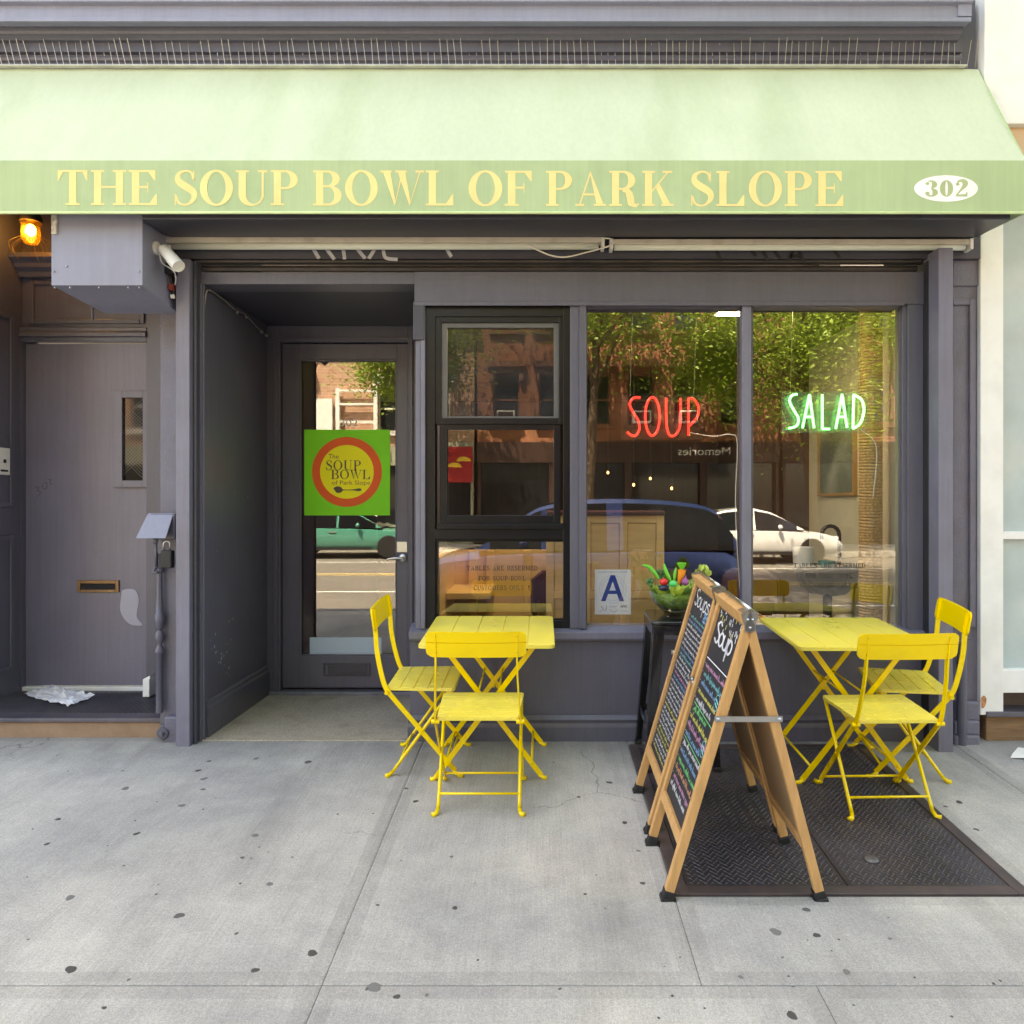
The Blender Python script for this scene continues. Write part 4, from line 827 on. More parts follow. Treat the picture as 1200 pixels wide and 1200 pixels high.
# crumpled junk mail
m = MB(); n_ = 14; pr = random.Random(5)
qc = [(26, 815), (54, 803.5), (111, 817), (80, 829)]
def sp_pt(px, py, z): t = (ZC - z) / (py - VY); return ((px - VX) * t, F * t - D)
C = [sp_pt(x, y, .12) for x, y in qc]
for i in range(n_ + 1):
    for j in range(n_ + 1):
        u, v = i / n_, j / n_
        x = (1 - u) * (1 - v) * C[0][0] + u * (1 - v) * C[1][0] + u * v * C[2][0] + (1 - u) * v * C[3][0]
        y = (1 - u) * (1 - v) * C[0][1] + u * (1 - v) * C[1][1] + u * v * C[2][1] + (1 - u) * v * C[3][1]
        e = 1 if 0 < i < n_ and 0 < j < n_ else .5
        m.v.append((x + pr.uniform(-.008, .008), y + pr.uniform(-.008, .008), .1245 + e * abs(pr.gauss(0, .010)) + (.03 * max(0, 1 - abs(u - .75) * 4) * max(0, 1 - abs(v - .3) * 4))))
for i in range(n_):
    for j in range(n_): a = i * (n_ + 1) + j; m.f.append((a, a + n_ + 1, a + n_ + 2, a + 1)); m.mi.append(0)
PAPER = M('crumpled_newsprint', S(228, 228, 232), rough=.8, var=.05, dirt=S(120, 124, 160), damt=.7, dsc=22)
one(m, 'crumpled_flyer', PAPER, 'crumpled white flyer lying on the step of the side door', 'paper')
m = MB(); a0 = GP(1184, 889); 
m.add([(a0[0], a0[1], .004 + SL * a0[1]), (a0[0] + .25, a0[1] - .08, .03 + SL * a0[1]), (a0[0] + .28, a0[1] + .1, .008 + SL * a0[1]), (a0[0] + .1, a0[1] + .09, .03 + SL * a0[1]), (a0[0] + .03, a0[1] + .03, .015 + SL * a0[1])], [(0, 1, 4), (1, 2, 3), (1, 3, 4)])
one(m, 'scrap_paper', WHITE, 'torn scrap of white paper on the pavement by the neighbouring step', 'paper')
# cable along the recess ceiling
m = MB(); zz = 2.575
pts = [(AX + .005, .02, 2.33), (AX + .01, .015, 2.48), (AX + .03, .015, 2.555), (AX + .02, .25, 2.56), (AX + .02, .4, 2.545), (AX + .018, .55, 2.558), (AX + .02, .75, 2.52), (AX + .025, .95, 2.50), (AX + .07, .96, 2.50)]
m.tube(smooth_path(pts, 6), .0045, 6)
for p in ((AX + .022, .42, 2.535), (AX + .022, .56, 2.545), (AX + .03, .8, 2.505), (AX + .03, .88, 2.50)): m.ball(p, .012, 8, 5)
one(m, 'string_light_cable', M('grey_cable', S(120, 116, 112), rough=.6, var=.3, vs_=20), 'thin cable with tiny bulbs strung along the recess ceiling edge', 'cable', smooth=True)

# ------------------------------------------------------------------ signs on glass
ds_ = empty('logo_sticker', (WX(406, DY), DY, WZ(553, DY)), label='square green sticker with an orange ringed yellow logo on the shop door', cat='sign')
SY = DY + .021
m = MB(); m.pbox(356.5, 503.5, 457, 604, SY, SY + .003); m.build('green_square', M('sticker_green', S(128, 226, 58), rough=.5, spec=.15, var=.04), ds_)
cx_, cz_ = WX(406.6, SY), WZ(553, SY); k_ = (D + SY) / F
def disc(r, y, mat, name, n=56, par=ds_): m = MB(); m.add([(cx_ + r * math.cos(2 * math.pi * i / n), y, cz_ + r * math.sin(2 * math.pi * i / n)) for i in range(n)], [tuple(range(n))]); return m.build(name, mat, par)
disc(41 * k_, SY - .001, M('sticker_orange', S(244, 104, 56), rough=.5, spec=.15, var=.03), 'orange_ring'); disc(31.5 * k_, SY - .002, M('sticker_yellow', S(255, 244, 60), rough=.5, spec=.15, var=.03), 'yellow_disc')
BRN = M('logo_brown', S(62, 34, 34), rough=.4)
def pl_letters(word, a, b_, y0, y1, Y, mat, par, name='lettering', **k):
    mm = MB()
    for l in letters(word, WX(a, Y), WX(b_, Y), WZ(y1, Y), WZ(y0, Y) - WZ(y1, Y), Y, **k): mm.add(l.v, l.f)
    return mm.build(name, mat, par)
pl_letters('SOUP', 382, 423, 539.5, 551, SY - .003, BRN, ds_, st=.15, hl=.05, gap=.12); pl_letters('BOWL', 388, 434, 550.5, 561.5, SY - .003, BRN, ds_, st=.15, hl=.05, gap=.1)
BR2 = M('logo_rust', S(136, 62, 44), rough=.4)
text_mb('The', WX(385, SY), WX(397, SY), WZ(537.5, SY), 5.6 * k_, SY - .003).build('lettering', BR2, ds_)
text_mb('of Park Slope', WX(389, SY), WX(434, SY), WZ(568, SY), 5.2 * k_, SY - .003).build('lettering', BR2, ds_)
m = MB(); pts = [(392, 574), (391, 572), (395, 570), (400, 571), (402.5, 573.6), (414, 573.4), (421, 572.2), (424, 573.8), (421, 575.6), (414, 574.8), (402.5, 574.8), (400, 577), (395, 577.6)]
pts = smooth_path(pts + [pts[0]], 3)[:-1]; m.add([(WX(x, SY), SY - .003, WZ(y, SY)) for x, y in pts][::-1], [tuple(range(len(pts)))]); m.build('spoon_emblem', BRN, ds_)

gc = empty('grade_card', (WX(718), .05, WZ(694)), label='white sanitary inspection card with a large blue A inside the window', cat='sign')
CY = .062
m = MB(); m.pbox(697, 667.5, 739.3, 720, CY, CY + .002); m.build('card', M('card_white', S(236, 238, 244), rough=.35, var=.02), gc)
BL = M('card_blue', S(22, 62, 150), rough=.4); k2 = (D + CY) / F
m = MB(); q = lambda *p: [(WX(x, CY), CY - .001 - .0003 * i0, WZ(y, CY)) for x, y in p]
for i0, p in enumerate((((704.2, 704.5), (709.6, 704.5), (720.6, 674), (715.6, 674)), ((725.8, 704.5), (731.3, 704.5), (720.6, 674), (716.2, 676)), ((711, 696), (725, 696), (724, 692), (712.5, 692)))):
    v_ = q(*p); m.add(v_, [tuple(range(len(v_)))])
m.build('grade_letter', BL, gc)
m = MB(); LB = M('card_pale_blue', S(196, 204, 226), rough=.5)
for r in (15.5, 12.5):
    pts = arc(WX(718, CY), WZ(690.5, CY), r * k2, r * 1.05 * k2, 0, 360, 40); m.ribbon(pts, .5 * k2, y=CY - .0006)
m.build('seal', LB, gc)
GRY = M('card_grey', S(120, 130, 150), rough=.5)
text_mb('SANITARY INSPECTION GRADE', WX(701, CY), WX(735, CY), WZ(671, CY), 1.6 * k2, CY - .001).build('lettering', GRY, gc)
text_mb('NYC', WX(727.5, CY), WX(735, CY), WZ(712, CY), 2.8 * k2, CY - .001, bold=.03).build('lettering', RUBBER, gc)
m = MB()
for p in ([(702, 717), (707, 714), (704, 710), (709, 716), (711, 709), (710, 716)], [(714, 711), (722, 711)], [(714, 714), (719, 717), (725, 715)], [(728, 716), (736, 716)]): m.ribbon([(WX(x, CY), WZ(y, CY)) for x, y in smooth_path(p, 4)], .35 * k2, y=CY - .001)
m.build('signature', GRY, gc)

BLK = M('black_vinyl', (.012, .012, .012), rough=.5)
def notice(x0, rows, label):
    nt_ = empty('window_lettering', (WX(rows[1][1]), .05, WZ(680)), label=label, cat='lettering', group='black window notices')
    for words, a, b_, y0, y1 in rows:
        x = a; tot = sum(len(w_) for w_ in words) + (len(words) - 1) * .8; u = (b_ - a) / tot
        for w_ in words:
            pl_letters(w_, x, x + len(w_) * u, y0, y1, .0535, BLK, nt_, st=.15, hl=.10, gap=.12); x += (len(w_) + .8) * u
notice(0, ((('TABLES', 'ARE', 'RESERVED'), 547, 630, 663, 668.5), (('FOR', 'SOUP', 'BOWL'), 561, 616, 675, 680.5), (('CUSTOMERS', 'ONLY', '!'), 555, 622, 686, 691.5)), 'black table notice lettered on the bottom light of the left window')
notice(0, ((('TABLES', 'ARE', 'RESERVED'), 930, 1014, 660, 665.5), (('FOR', 'SOUP', 'BOWL'), 944, 1000, 672, 677.5), (('CUSTOMERS', 'ONLY', '!'), 938, 1006, 683, 688.5)), 'black table notice lettered on the display pane above the yellow table')

# neon words
def neon(name, strokes, ox, oy, k, Y, col, es, core, label):
    r = empty(name, (WX(ox + 100 / k, Y), Y, WZ(oy + 140 / k, Y)), label=label, cat='neon sign')
    mt = M(name + '_tube', core, emit=col, es=es, rough=.3)
    xs_ = []; ys_ = []
    for s_ in strokes:
        p = [(WX(ox + a / k, Y), Y, WZ(oy + b / k, Y)) for a, b in s_]; xs_ += [q_[0] for q_ in p]; ys_ += [q_[2] for q_ in p]
        m = MB(); pp = smooth_path(p, 5) if len(p) > 2 else p; m.tube(pp, .0068, 10); m.build('tube_letter', mt, r, smooth=True)
    m = MB(); m.box(min(xs_) - .03, max(xs_) + .03, Y + .03, Y + .036, min(ys_) - .02, max(ys_) + .02); m.build('backing', glass(name + '_backing', 1.0, tint=(.93, .93, .94), haze=.09 if name[0] == 'g' else .02, hazecol=(.6, .6, .6)), r)  # haze in this sheet is added to catch the tube light as a halo
    m = MB()
    for x in (min(xs_) + .02, max(xs_) - .02): m.tube([(x, Y + .03, max(ys_) + .01), (x + .02, Y + .03, 2.60)], .0012, 4)
    m.build('hanging_wire', STEEL, r)
    m = MB(); xe, ze = max(xs_), min(ys_)
    m.tube(smooth_path([(xe - .04, Y + .04, ze + .02), (xe + .1, Y + .05, ze), (xe + .2, Y + .05, ze + .01), (xe + .24, Y + .05, ze - .05), (xe + .23, Y + .05, ze - .45), (xe + .27, Y + .05, .6)] if name[0] == 'r' else [(xe, Y + .04, ze), (xe + .1, Y + .06, ze - .1), (xe + .08, Y + .06, ze - .4)], 6), .003, 5); m.build('power_cable', WHITEP, r, smooth=True)
el = [(523 + 42 * math.sin(2 * math.pi * t / 20), 740 - 112 * math.cos(2 * math.pi * t / 20)) for t in range(21)]
neon('red_neon_sign', [[(452, 630), (412, 632), (390, 668), (410, 715), (440, 765), (446, 815), (425, 852), (395, 848), (375, 830)], el, [(603, 632), (603, 700), (606, 790), (622, 848), (655, 850), (682, 805), (688, 720), (688, 632)], [(735, 852), (734, 632)], [(734, 634), (764, 638), (792, 682), (786, 742), (740, 795)]],
     660, 340, 5, .12, (1.0, .035, .03), .42, (.6, .03, .03), 'red neon word SOUP hanging inside the display window')
neon('green_neon_sign', [[(372, 610), (342, 616), (326, 650), (350, 702), (378, 752), (366, 796), (320, 810)], [(402, 808), (443, 612)], [(443, 612), (470, 808)], [(415, 742), (462, 742)], [(518, 612), (518, 812)], [(518, 812), (562, 814)], [(597, 812), (634, 610)], [(634, 610), (663, 806)], [(609, 742), (655, 742)], [(702, 612), (698, 810)], [(700, 613), (746, 640), (762, 700), (742, 778), (698, 812)]],
     860, 340, 5, .12, (.09, 1.0, .25), 1.1, (.1, .6, .2), 'green neon word SALAD hanging inside the right display window')
# ------------------------------------------------------------------ shop interior
TAN = M('tan_wood_panel', S(214, 176, 116), rough=.5, var=.12, vs_=2.5, stretch=(1, 1, 8), bump=.05)
TAN2 = M('tan_wood_dark', S(186, 142, 86), rough=.5, var=.15, vs_=3, stretch=(8, 1, 1))
BROWN = M('brown_panelling', S(72, 48, 36), rough=.5, var=.2, vs_=2, stretch=(6, 1, 1))
BEIGE = M('beige_plaster', S(222, 216, 186), rough=.8, var=.06)
LEATH = M('brown_leather', S(74, 40, 30), rough=.35, var=.15)
rm = empty('shop_interior', (0, 2.5, 0), kind='structure')
RX0, RX1, RY1, RZ = -2.05, 2.22, 5.0, 2.62
m = MB(); m.box(RX0, RX1, 1.14, RY1, -.05, .01); m.box(-.66, RX1, .1, 1.14, -.05, .01); m.build('floor', M('interior_floor', S(70, 52, 40), rough=.4, var=.2), rm)
m = MB(); m.box(RX0, RX1, .15, RY1, RZ, RZ + .05); m.build('ceiling', M('interior_ceiling', S(96, 88, 78), rough=.8), rm)
m = MB(); m.box(RX1 - .002, RX1 - .0005, .1, .62, 0, RZ); m.box(RX1, RX1 + .06, .62, 1.9, 0, RZ); m.build('side_wall', BEIGE, rm)
m = MB(); m.box(RX1, RX1 + .06, 1.9, RY1, 0, RZ); m.build('side_wall', BROWN, rm)
m = MB(); m.box(RX0 - .06, RX0, AB + .12, RY1, 0, RZ); m.build('side_wall', BROWN, rm)
m = MB(); m.box(RX0, RX1, RY1, RY1 + .06, 0, RZ); m.build('back_wall', BROWN, rm)
m = MB(); m.box(1.62, RX1, 1.9, 1.98, 0, RZ); m.build('partition', BROWN, rm)
# panelled counter front behind the windows: boards and rails picked apart
cb = empty('panelled_bench', (.1, .75, 0), label='tan wooden panelled bench back standing behind the left windows', cat='bench')
def panels(root, x0, x1, z0, z1, y, nx, nz, st=.05):
    m = MB(); m.box(x0, x1, y + .012, y + .04, z0, z1); m.build('backing', TAN2, root)
    cw = (x1 - x0 - st * (nx + 1)) / nx; chh = (z1 - z0 - st * (nz + 1)) / nz
    for i in range(nx + 1): x = x0 + i * (cw + st); m = MB(); m.box(x, x + st, y - .012, y + .012, z0, z1); m.build('stile', TAN, root, bevel=.002)
    for i in range(nx):
        for j in range(nz + 1):
            x = x0 + st + i * (cw + st); z = z0 + j * (chh + st); m = MB(); m.box(x, x + cw, y - .010, y + .012, z, z + st); m.build('rail', TAN, root, bevel=.002)
    for i in range(nx):
        for j in range(nz):
            x = x0 + st + i * (cw + st); z = z0 + st + j * (chh + st); m = MB(); m.box(x + .003, x + cw - .003, y, y + .011, z + .003, z + chh - .003); m.build('panel', TAN, root)
Yp = .55
panels(cb, WX(640, Yp), WX(778, Yp), .25, WZ(604, Yp), Yp, 3, 2)
m = MB(); m.box(WX(640, Yp), WX(778, Yp), Yp - .05, Yp + .1, WZ(604, Yp), WZ(598, Yp)); m.build('top_rail', LEATH, cb, bevel=.01)
c2 = empty('wooden_booth', (-.4, .8, 0), label='tan wooden booth box with seat ledge behind the bottom left pane', cat='booth')
m = MB(); m.box(-.66, .30, .95, .99, 0, 1.02); m.build('back_board', TAN, c2)
m = MB(); m.box(-.66, -.60, .2, .95, 0, 1.02); m.build('end_board', TAN, c2)
m = MB(); m.box(-.60, -.32, .45, .94, .74, .78); m.build('ledge', TAN, c2, bevel=.004)
for x in (-.50, -.38, -.12, .04): m = MB(); m.box(x, x + .055, .915, .95, 0, 1.02); m.build('stile', TAN, c2, bevel=.003)
m = MB(); m.box(-.07, .03, .90, .95, .70, .75); m.box(.095, .3, .90, .95, .72, .76); m.build('rail', TAN, c2, bevel=.003)
def bistro(x, y, rz, lab):
    r = empty('indoor_chair', (x, y, .01), (0, 0, rz), lab, 'chair', 'brown indoor chairs')
    m = MB(); m.box(-.2, .2, -.2, .2, .43, .48); m.build('seat', LEATH, r, bevel=.02, local=True)
    m = MB(); m.prism([(-.2, .6), (.2, .6), (.2, .82), (.12, .88), (-.12, .88), (-.2, .82)], 'y', .17, .21); m.build('backrest', LEATH, r, bevel=.01, local=True)
    for sx in (-1, 1):
        for sy in (-1, 1): m = MB(); m.tube([(.17 * sx, .18 * sy, .45 if sy < 0 else .7), (.19 * sx, .2 * sy, 0)], .014, 8); m.build('leg', RUBBER, r, local=True)
bistro(.18, .66, .3, 'dark brown indoor chair behind the tan panelled bench glass'); bistro(.95, .75, .25, 'dark brown indoor chair behind the salad bowl'); bistro(1.35, .8, -.6, 'dark brown indoor chair beside the indoor sink'); bistro(1.2, 2.4, 1.0, 'dark brown indoor chair deep inside the shop')
m = MB(); m.box(1.24, 1.44, .5, .8, .01, .62); tb = one(m, 'storage_box', TAN2, 'plain tan storage box inside the right display window', 'box', bevel=.005)
m = MB(); m.box(1.27, 1.35, .495, .5, .5, .55); m.build('box_label', WHITEP, tb)
# rope-wound column
rc = empty('rope_column', (2.07, .45, 0), label='column wound with tan rope inside the right display window', cat='column')
m = MB(); m.tube([(2.07, .45, 0), (2.07, .45, RZ)], .055, 20); m.build('core', TAN2, rc, smooth=40)
rpm = MB(); n = 18; pts = [(.062 * math.cos(2 * math.pi * k / n), .062 * math.sin(2 * math.pi * k / n), 0) for k in range(n)]; rpm.tube(pts, .0098, 6, closed=True)
rpme = rpm.mesh('rope_turn', M('jute_rope', S(190, 158, 106), rough=.95, spec=.1, var=.4, vs_=70, bump=1.0, bs=140, bdist=.005))
for p in rpme.polygons: p.use_smooth = True
z = .02; k = 0
while z < RZ - .02: o = put('rope_turn', rpme, rc, local=True, loc=(0, 0, z)); o.rotation_euler = (.03, 0, k * .7); z += .0188; k += 1
# wash basin and things on it
X_, Y_ = 1.93, .78; z0 = .60
sk_ = empty('pedestal_basin', (X_, Y_, 0), label='dark round basin on a pole under a grey top inside the right window', cat='basin')
m = MB(); m.lathe([(.04, .72), (.12, .74), (.185, .80), (.20, .87), (.20, .89)], (X_, Y_, 0), 28); m.build('bowl', M('dark_enamel', S(40, 44, 50), rough=.2, metal=.5), sk_, smooth=40)
m = MB(); m.tube([(X_, Y_, 0), (X_, Y_, .73)], .03, 14); m.build('pedestal', RUBBER, sk_, smooth=40)
m = MB(); m.box(X_ - .28, X_ + .22, Y_ - .14, Y_ + .22, .892, .925); m.build('counter_top', M('grey_top', S(90, 92, 98), rough=.3, var=.3, vs_=20), sk_, bevel=.01)
m = MB(); fx = X_ + .10; m.tube([(fx, Y_ + .05, .92), (fx, Y_ + .05, 1.13)] + [(fx - .06 + .06 * math.cos(t * math.pi / 8), Y_ + .05, 1.13 + .06 * math.sin(t * math.pi / 8)) for t in range(1, 9)] + [(fx - .12, Y_ + .05, 1.08)], .013, 10); m.build('gooseneck_tap', M('dark_chrome', S(70, 66, 62), rough=.15, metal=1), sk_, smooth=True)
m = MB(); m.lathe([(.062, 0), (.066, .02), (.07, .11), (.072, .125), (.06, .125), (.058, .03), (.0001, .03)], (X_ - .17, Y_ - .02, .926), 24); one(m, 'white_tub', WHITEP, 'white plastic tub standing on the basin counter', 'tub', smooth=40)
m = MB(); m.lathe([(.05, 0), (.055, .03), (.055, .035), (.0001, .036)], (X_ - .03, Y_ - .06, .926), 18); one(m, 'teal_dish', M('teal_plastic', S(60, 130, 128), rough=.4), 'small round teal dish beside the white tub', 'dish', smooth=40)
m = MB(); m.lathe([(.03, 0), (.045, .01), (.06, .05), (.062, .055), (.055, .05), (.0001, .015)], (X_ + .12, Y_ - .07, .926), 20); one(m, 'steel_bowl', STEEL, 'small shiny steel bowl by the basin tap', 'bowl', smooth=40)
# picture on the side wall
pc = empty('wall_picture', (RX1, 1.3, 1.75), label='green toned framed picture on the beige wall behind the neon', cat='picture')
m = MB(); m.box(RX1 - .02, RX1 - .001, 1.0, 1.62, 1.42, 2.05); m.build('canvas', M('picture_paint', S(110, 122, 104), rough=.5, var=.5, vs_=2.4, dirt=S(180, 180, 168), damt=.9, dsc=3), pc)
m = MB(); m.box(RX1 - .03, RX1 - .001, .98, 1.0, 1.40, 2.07); m.box(RX1 - .03, RX1 - .001, 1.62, 1.64, 1.40, 2.07); m.box(RX1 - .03, RX1 - .001, 1.0, 1.62, 1.40, 1.42); m.box(RX1 - .03, RX1 - .001, 1.0, 1.62, 2.05, 2.07); m.build('frame', TAN2, pc)
# hanging lamps
BULB = M('pendant_bulb', (1, .8, .5), emit=(1, .62, .22), es=.7)
for i, (x, y, z, lab) in enumerate(((.78, 2.0, 1.50, 'small warm pendant bulb deep inside hanging lowest'), (.95, 2.2, 1.56, 'small warm pendant bulb deep inside next to the lowest one'), (1.10, 2.0, 1.47, 'small warm pendant bulb deep inside near the centre mullion'), (.60, 2.4, 1.62, 'small warm pendant bulb deep inside hanging highest'))):
    r = empty('pendant_lamp', (x, y, z), label=lab, cat='lamp', group='pendant bulbs inside')
    m = MB(); m.ball((x, y, z), .011, 12, 8, sc=(1, 1, 1.3)); m.build('bulb', BULB, r, smooth=True)
    m = MB(); m.tube([(x, y, z + .03), (x, y, RZ)], .004, 5); m.lathe([(.016, .03), (.016, .07), (.004, .075)], (x, y, z), 10); m.build('cord', RUBBER, r)
PLM = M('panel_light', (.9, .85, .75), emit=(1, .86, .66), es=7)
def panel_light(x0, x1, y0, y1, lab):
    cl = empty('ceiling_panel_light', ((x0 + x1) / 2, (y0 + y1) / 2, RZ - .02), label=lab, cat='light', group='lit panels on the shop ceiling')
    m = MB(); m.box(x0, x1, y0, y1, RZ - .03, RZ - .001); m.build('housing', WHITEP, cl)
    m = MB(); m.box(x0 + .02, x1 - .02, y0 + .02, y1 - .02, RZ - .034, RZ - .030); m.build('diffuser', PLM, cl)
panel_light(1.14, 1.34, .2, .72, 'lit ceiling panel above the display window by the centre mullion')
panel_light(-.35, .25, .22, .56, 'added unseen ceiling panel that brightens the wood behind the sash window')  # added lamp out of view, brightens the tan wood behind the glass

# ------------------------------------------------------------------ yellow folding furniture
YEL = M('yellow_powder_coat', S(250, 214, 16), rough=.3, var=.05, vs_=4, dirt=S(214, 176, 26), damt=.4, dsc=9, coat=.1, rvar=.12, chips=(S(104, 78, 48), 34, .745))
YEL2 = M('yellow_faded_top', S(242, 222, 92), rough=.34, var=.05, vs_=3, dirt=S(232, 206, 120), damt=.6, dsc=4, coat=.1, rvar=.14, fine=.03, chips=(S(112, 92, 60), 40, .75))
def rrect(x0, x1, y0, y1, r, n=5):
    out = []
    for cx, cy, a in ((x1 - r, y1 - r, 0), (x0 + r, y1 - r, 90), (x0 + r, y0 + r, 180), (x1 - r, y0 + r, 270)):
        out += [(cx + r * math.cos(math.radians(a + 90 * k / n)), cy + r * math.sin(math.radians(a + 90 * k / n))) for k in range(n + 1)]
    return out
def clip_strip(poly, ax, lo, hi):        # cut a convex outline to lo..hi along one axis
    def cut(P, v, keep):
        out = []
        for i in range(len(P)):
            a, b_ = P[i], P[(i + 1) % len(P)]; ia, ib = keep(a[ax]), keep(b_[ax])
            if ia: out.append(a)
            if ia != ib:
                t = (v - a[ax]) / (b_[ax] - a[ax]); out.append((a[0] + t * (b_[0] - a[0]), a[1] + t * (b_[1] - a[1])))
        return out
    return cut(cut(poly, lo, lambda q_: q_ >= lo), hi, lambda q_: q_ <= hi)
def panelled(root, name, poly, ax, cuts, z0, z1, mat, gap=.0045, lip=.012):
    """sheet-metal top: a folded rim with its pressed panels"""
    m = MB(); m.prism(poly, 'z', z0, z1 - .0045); t = m.build(name, mat, root, local=True, bevel=.0012)
    for lo, hi in zip(cuts[:-1], cuts[1:]):
        m = MB(); m.prism(clip_strip(poly, ax, lo + gap / 2, hi - gap / 2), 'z', z1 - .0042, z1); m.build('panel', mat, t, local=True, bevel=.001)
    return t
def chair():
    r = empty('folding_chair')
    seat = [(-.195, .345), (-.18, .0), (.18, .0), (.195, .345)]; seat = [(-.18, .008), (-.172, .0), (.172, .0), (.18, .008), (.197, .33), (.185, .345), (-.185, .345), (-.197, .33)]
    panelled(r, 'seat', seat, 1, [0, .07, .14, .21, .28, .345], .436, .452, YEL2)
    bk = rrect(-.217, .217, .737, .852, .025)
    m = MB(); m.prism(bk, 'y', -.004, .004); c = 2.2
    m.v = [(x, -.066 - (z - .79) * .16 - c * (x * x) * -.12 + y, z) for x, y, z in m.v]
    # curve the back along its width
    N = 10; mm = MB(); pan = ((.737, .7925), (.7945, .852))
    def bw(z):
        if z < .762: d_ = .762 - z; return .192 + math.sqrt(max(0, .025 ** 2 - d_ ** 2))
        if z > .827: d_ = z - .827; return .192 + math.sqrt(max(0, .025 ** 2 - d_ ** 2))
        return .217
    def by_(x, z): return -.062 - (z - .74) * .14 + .28 * x * x
    def sheet(z0, z1, off, nz=6):
        q = MB()
        for s_, o_ in ((0, off), (1, off + .0045)):
            for j in range(nz + 1):
                zz = z0 + (z1 - z0) * j / nz
                for i in range(N + 1):
                    x = bw(zz) * (2 * i / N - 1); q.v.append((x, by_(x, zz) + o_, zz))
        k = (nz + 1) * (N + 1)
        for j in range(nz):
            for i in range(N):
                a = j * (N + 1) + i; q.f.append((a, a + 1, a + N + 2, a + N + 1)); q.f.append((k + a, k + a + N + 1, k + a + N + 2, k + a + 1))
        bord = [(0, i) for i in range(N + 1)] + [(j, N) for j in range(1, nz + 1)] + [(nz, i) for i in range(N - 1, -1, -1)] + [(j, 0) for j in range(nz - 1, 0, -1)]
        ids = [j * (N + 1) + i for j, i in bord]
        for e in range(len(ids)): a, b2 = ids[e], ids[(e + 1) % len(ids)]; q.f.append((a, k + a, k + b2, b2))
        q.mi = [0] * len(q.f); return q
    bo = sheet(.739, .850, .0015).build('backrest', YEL, r, local=True, smooth=30)
    for z0_, z1_ in ((.737, .8015), (.8045, .852)): sheet(z0_, z1_, -.0025, 5).build('panel', YEL, bo, local=True, smooth=30)
    rv = MB().ball((0, 0, 0), .0055, 8, 4, sc=(1, .5, 1)).mesh('rivet', M('rivet', S(170, 150, 70), rough=.35, metal=.8))
    for sx in (-1, 1):
        for z in (.758, .832): put('rivet', rv, bo, local=True, loc=(.176 * sx, by_(.176, z) - .003, z))
    for sx in (-1, 1):
        # long member: backrest -> curved -> seat pivot -> front foot
        path = smooth_path([(.176 * sx, -.062, .845), (.176 * sx, -.05, .735), (.178 * sx, -.045, .65), (.183 * sx, -.028, .55), (.188 * sx, .0, .452), (.190 * sx, .05, .385)], 5) + [(.193 * sx, .345, .03)]
        m = MB(); m.tube(path, .01, 4, flat=(.0035, .0115, (0, 1, .3))); L1 = m.build('front_leg', YEL, r, local=True)
        m = MB(); m.tube([(.193 * sx, .335, .028), (.196 * sx, .365, .008), (.20 * sx, .385, .006)], [.010, .010, .013], 8); m.build('foot', YEL, L1, local=True, smooth=True)
        m = MB(); m.tube([(.186 * sx, .325, .434), (.183 * sx, .05, .05), (.183 * sx, .03, .022)], .0085, 8); L2 = m.build('rear_leg', YEL, r, local=True, smooth=True)
        m = MB(); m.tube([(.183 * sx, .03, .022), (.19 * sx, .012, .008), (.206 * sx, .0, .007)], [.009, .010, .013], 8); m.build('foot', YEL, L2, local=True, smooth=True)
        m = MB(); m.tube([(.17 * sx, .006, .43), (.206 * sx, .006, .43)], .010, 10); m.build('pivot', YEL, r, local=True, smooth=40)
        m = MB(); m.tube([(.178 * sx, .18, .232), (.2 * sx, .18, .232)], .006, 8); m.build('pivot', YEL, r, local=True, smooth=40)
    m = MB(); m.tube([(-.183, .065, .075), (.183, .065, .075)], .006, 8); m.build('stretcher', YEL, r, local=True, smooth=True)
    m = MB(); m.tube([(-.19, .315, .06), (.19, .315, .06)], .006, 8); m.build('stretcher', YEL, r, local=True, smooth=True)
    m = MB(); m.box(-.185, .185, .3, .335, .424, .436); m.build('seat_rail', YEL, r, local=True)
    return r
ch = chair()
spec = [(-.28, -.872, 0.0, 'yellow metal folding chair on bare concrete with its back to the street'),
        (-.775, -.27, -math.pi / 2, 'yellow metal folding chair facing sideways to the table beside the recessed door'),
        (1.565, -.905, .03, 'yellow metal folding chair standing on the iron cellar hatch'),
        (2.045, -.345, math.pi / 2 - .17, 'yellow metal folding chair pushed up to the table beside the grey pilaster and pipe')]
for i, (x, y, rz, lab) in enumerate(spec):
    o = ch if i == 0 else copy_tree(ch)
    groundfix(o, x, y, rz); tag(o, lab, 'chair', 'yellow folding chairs')
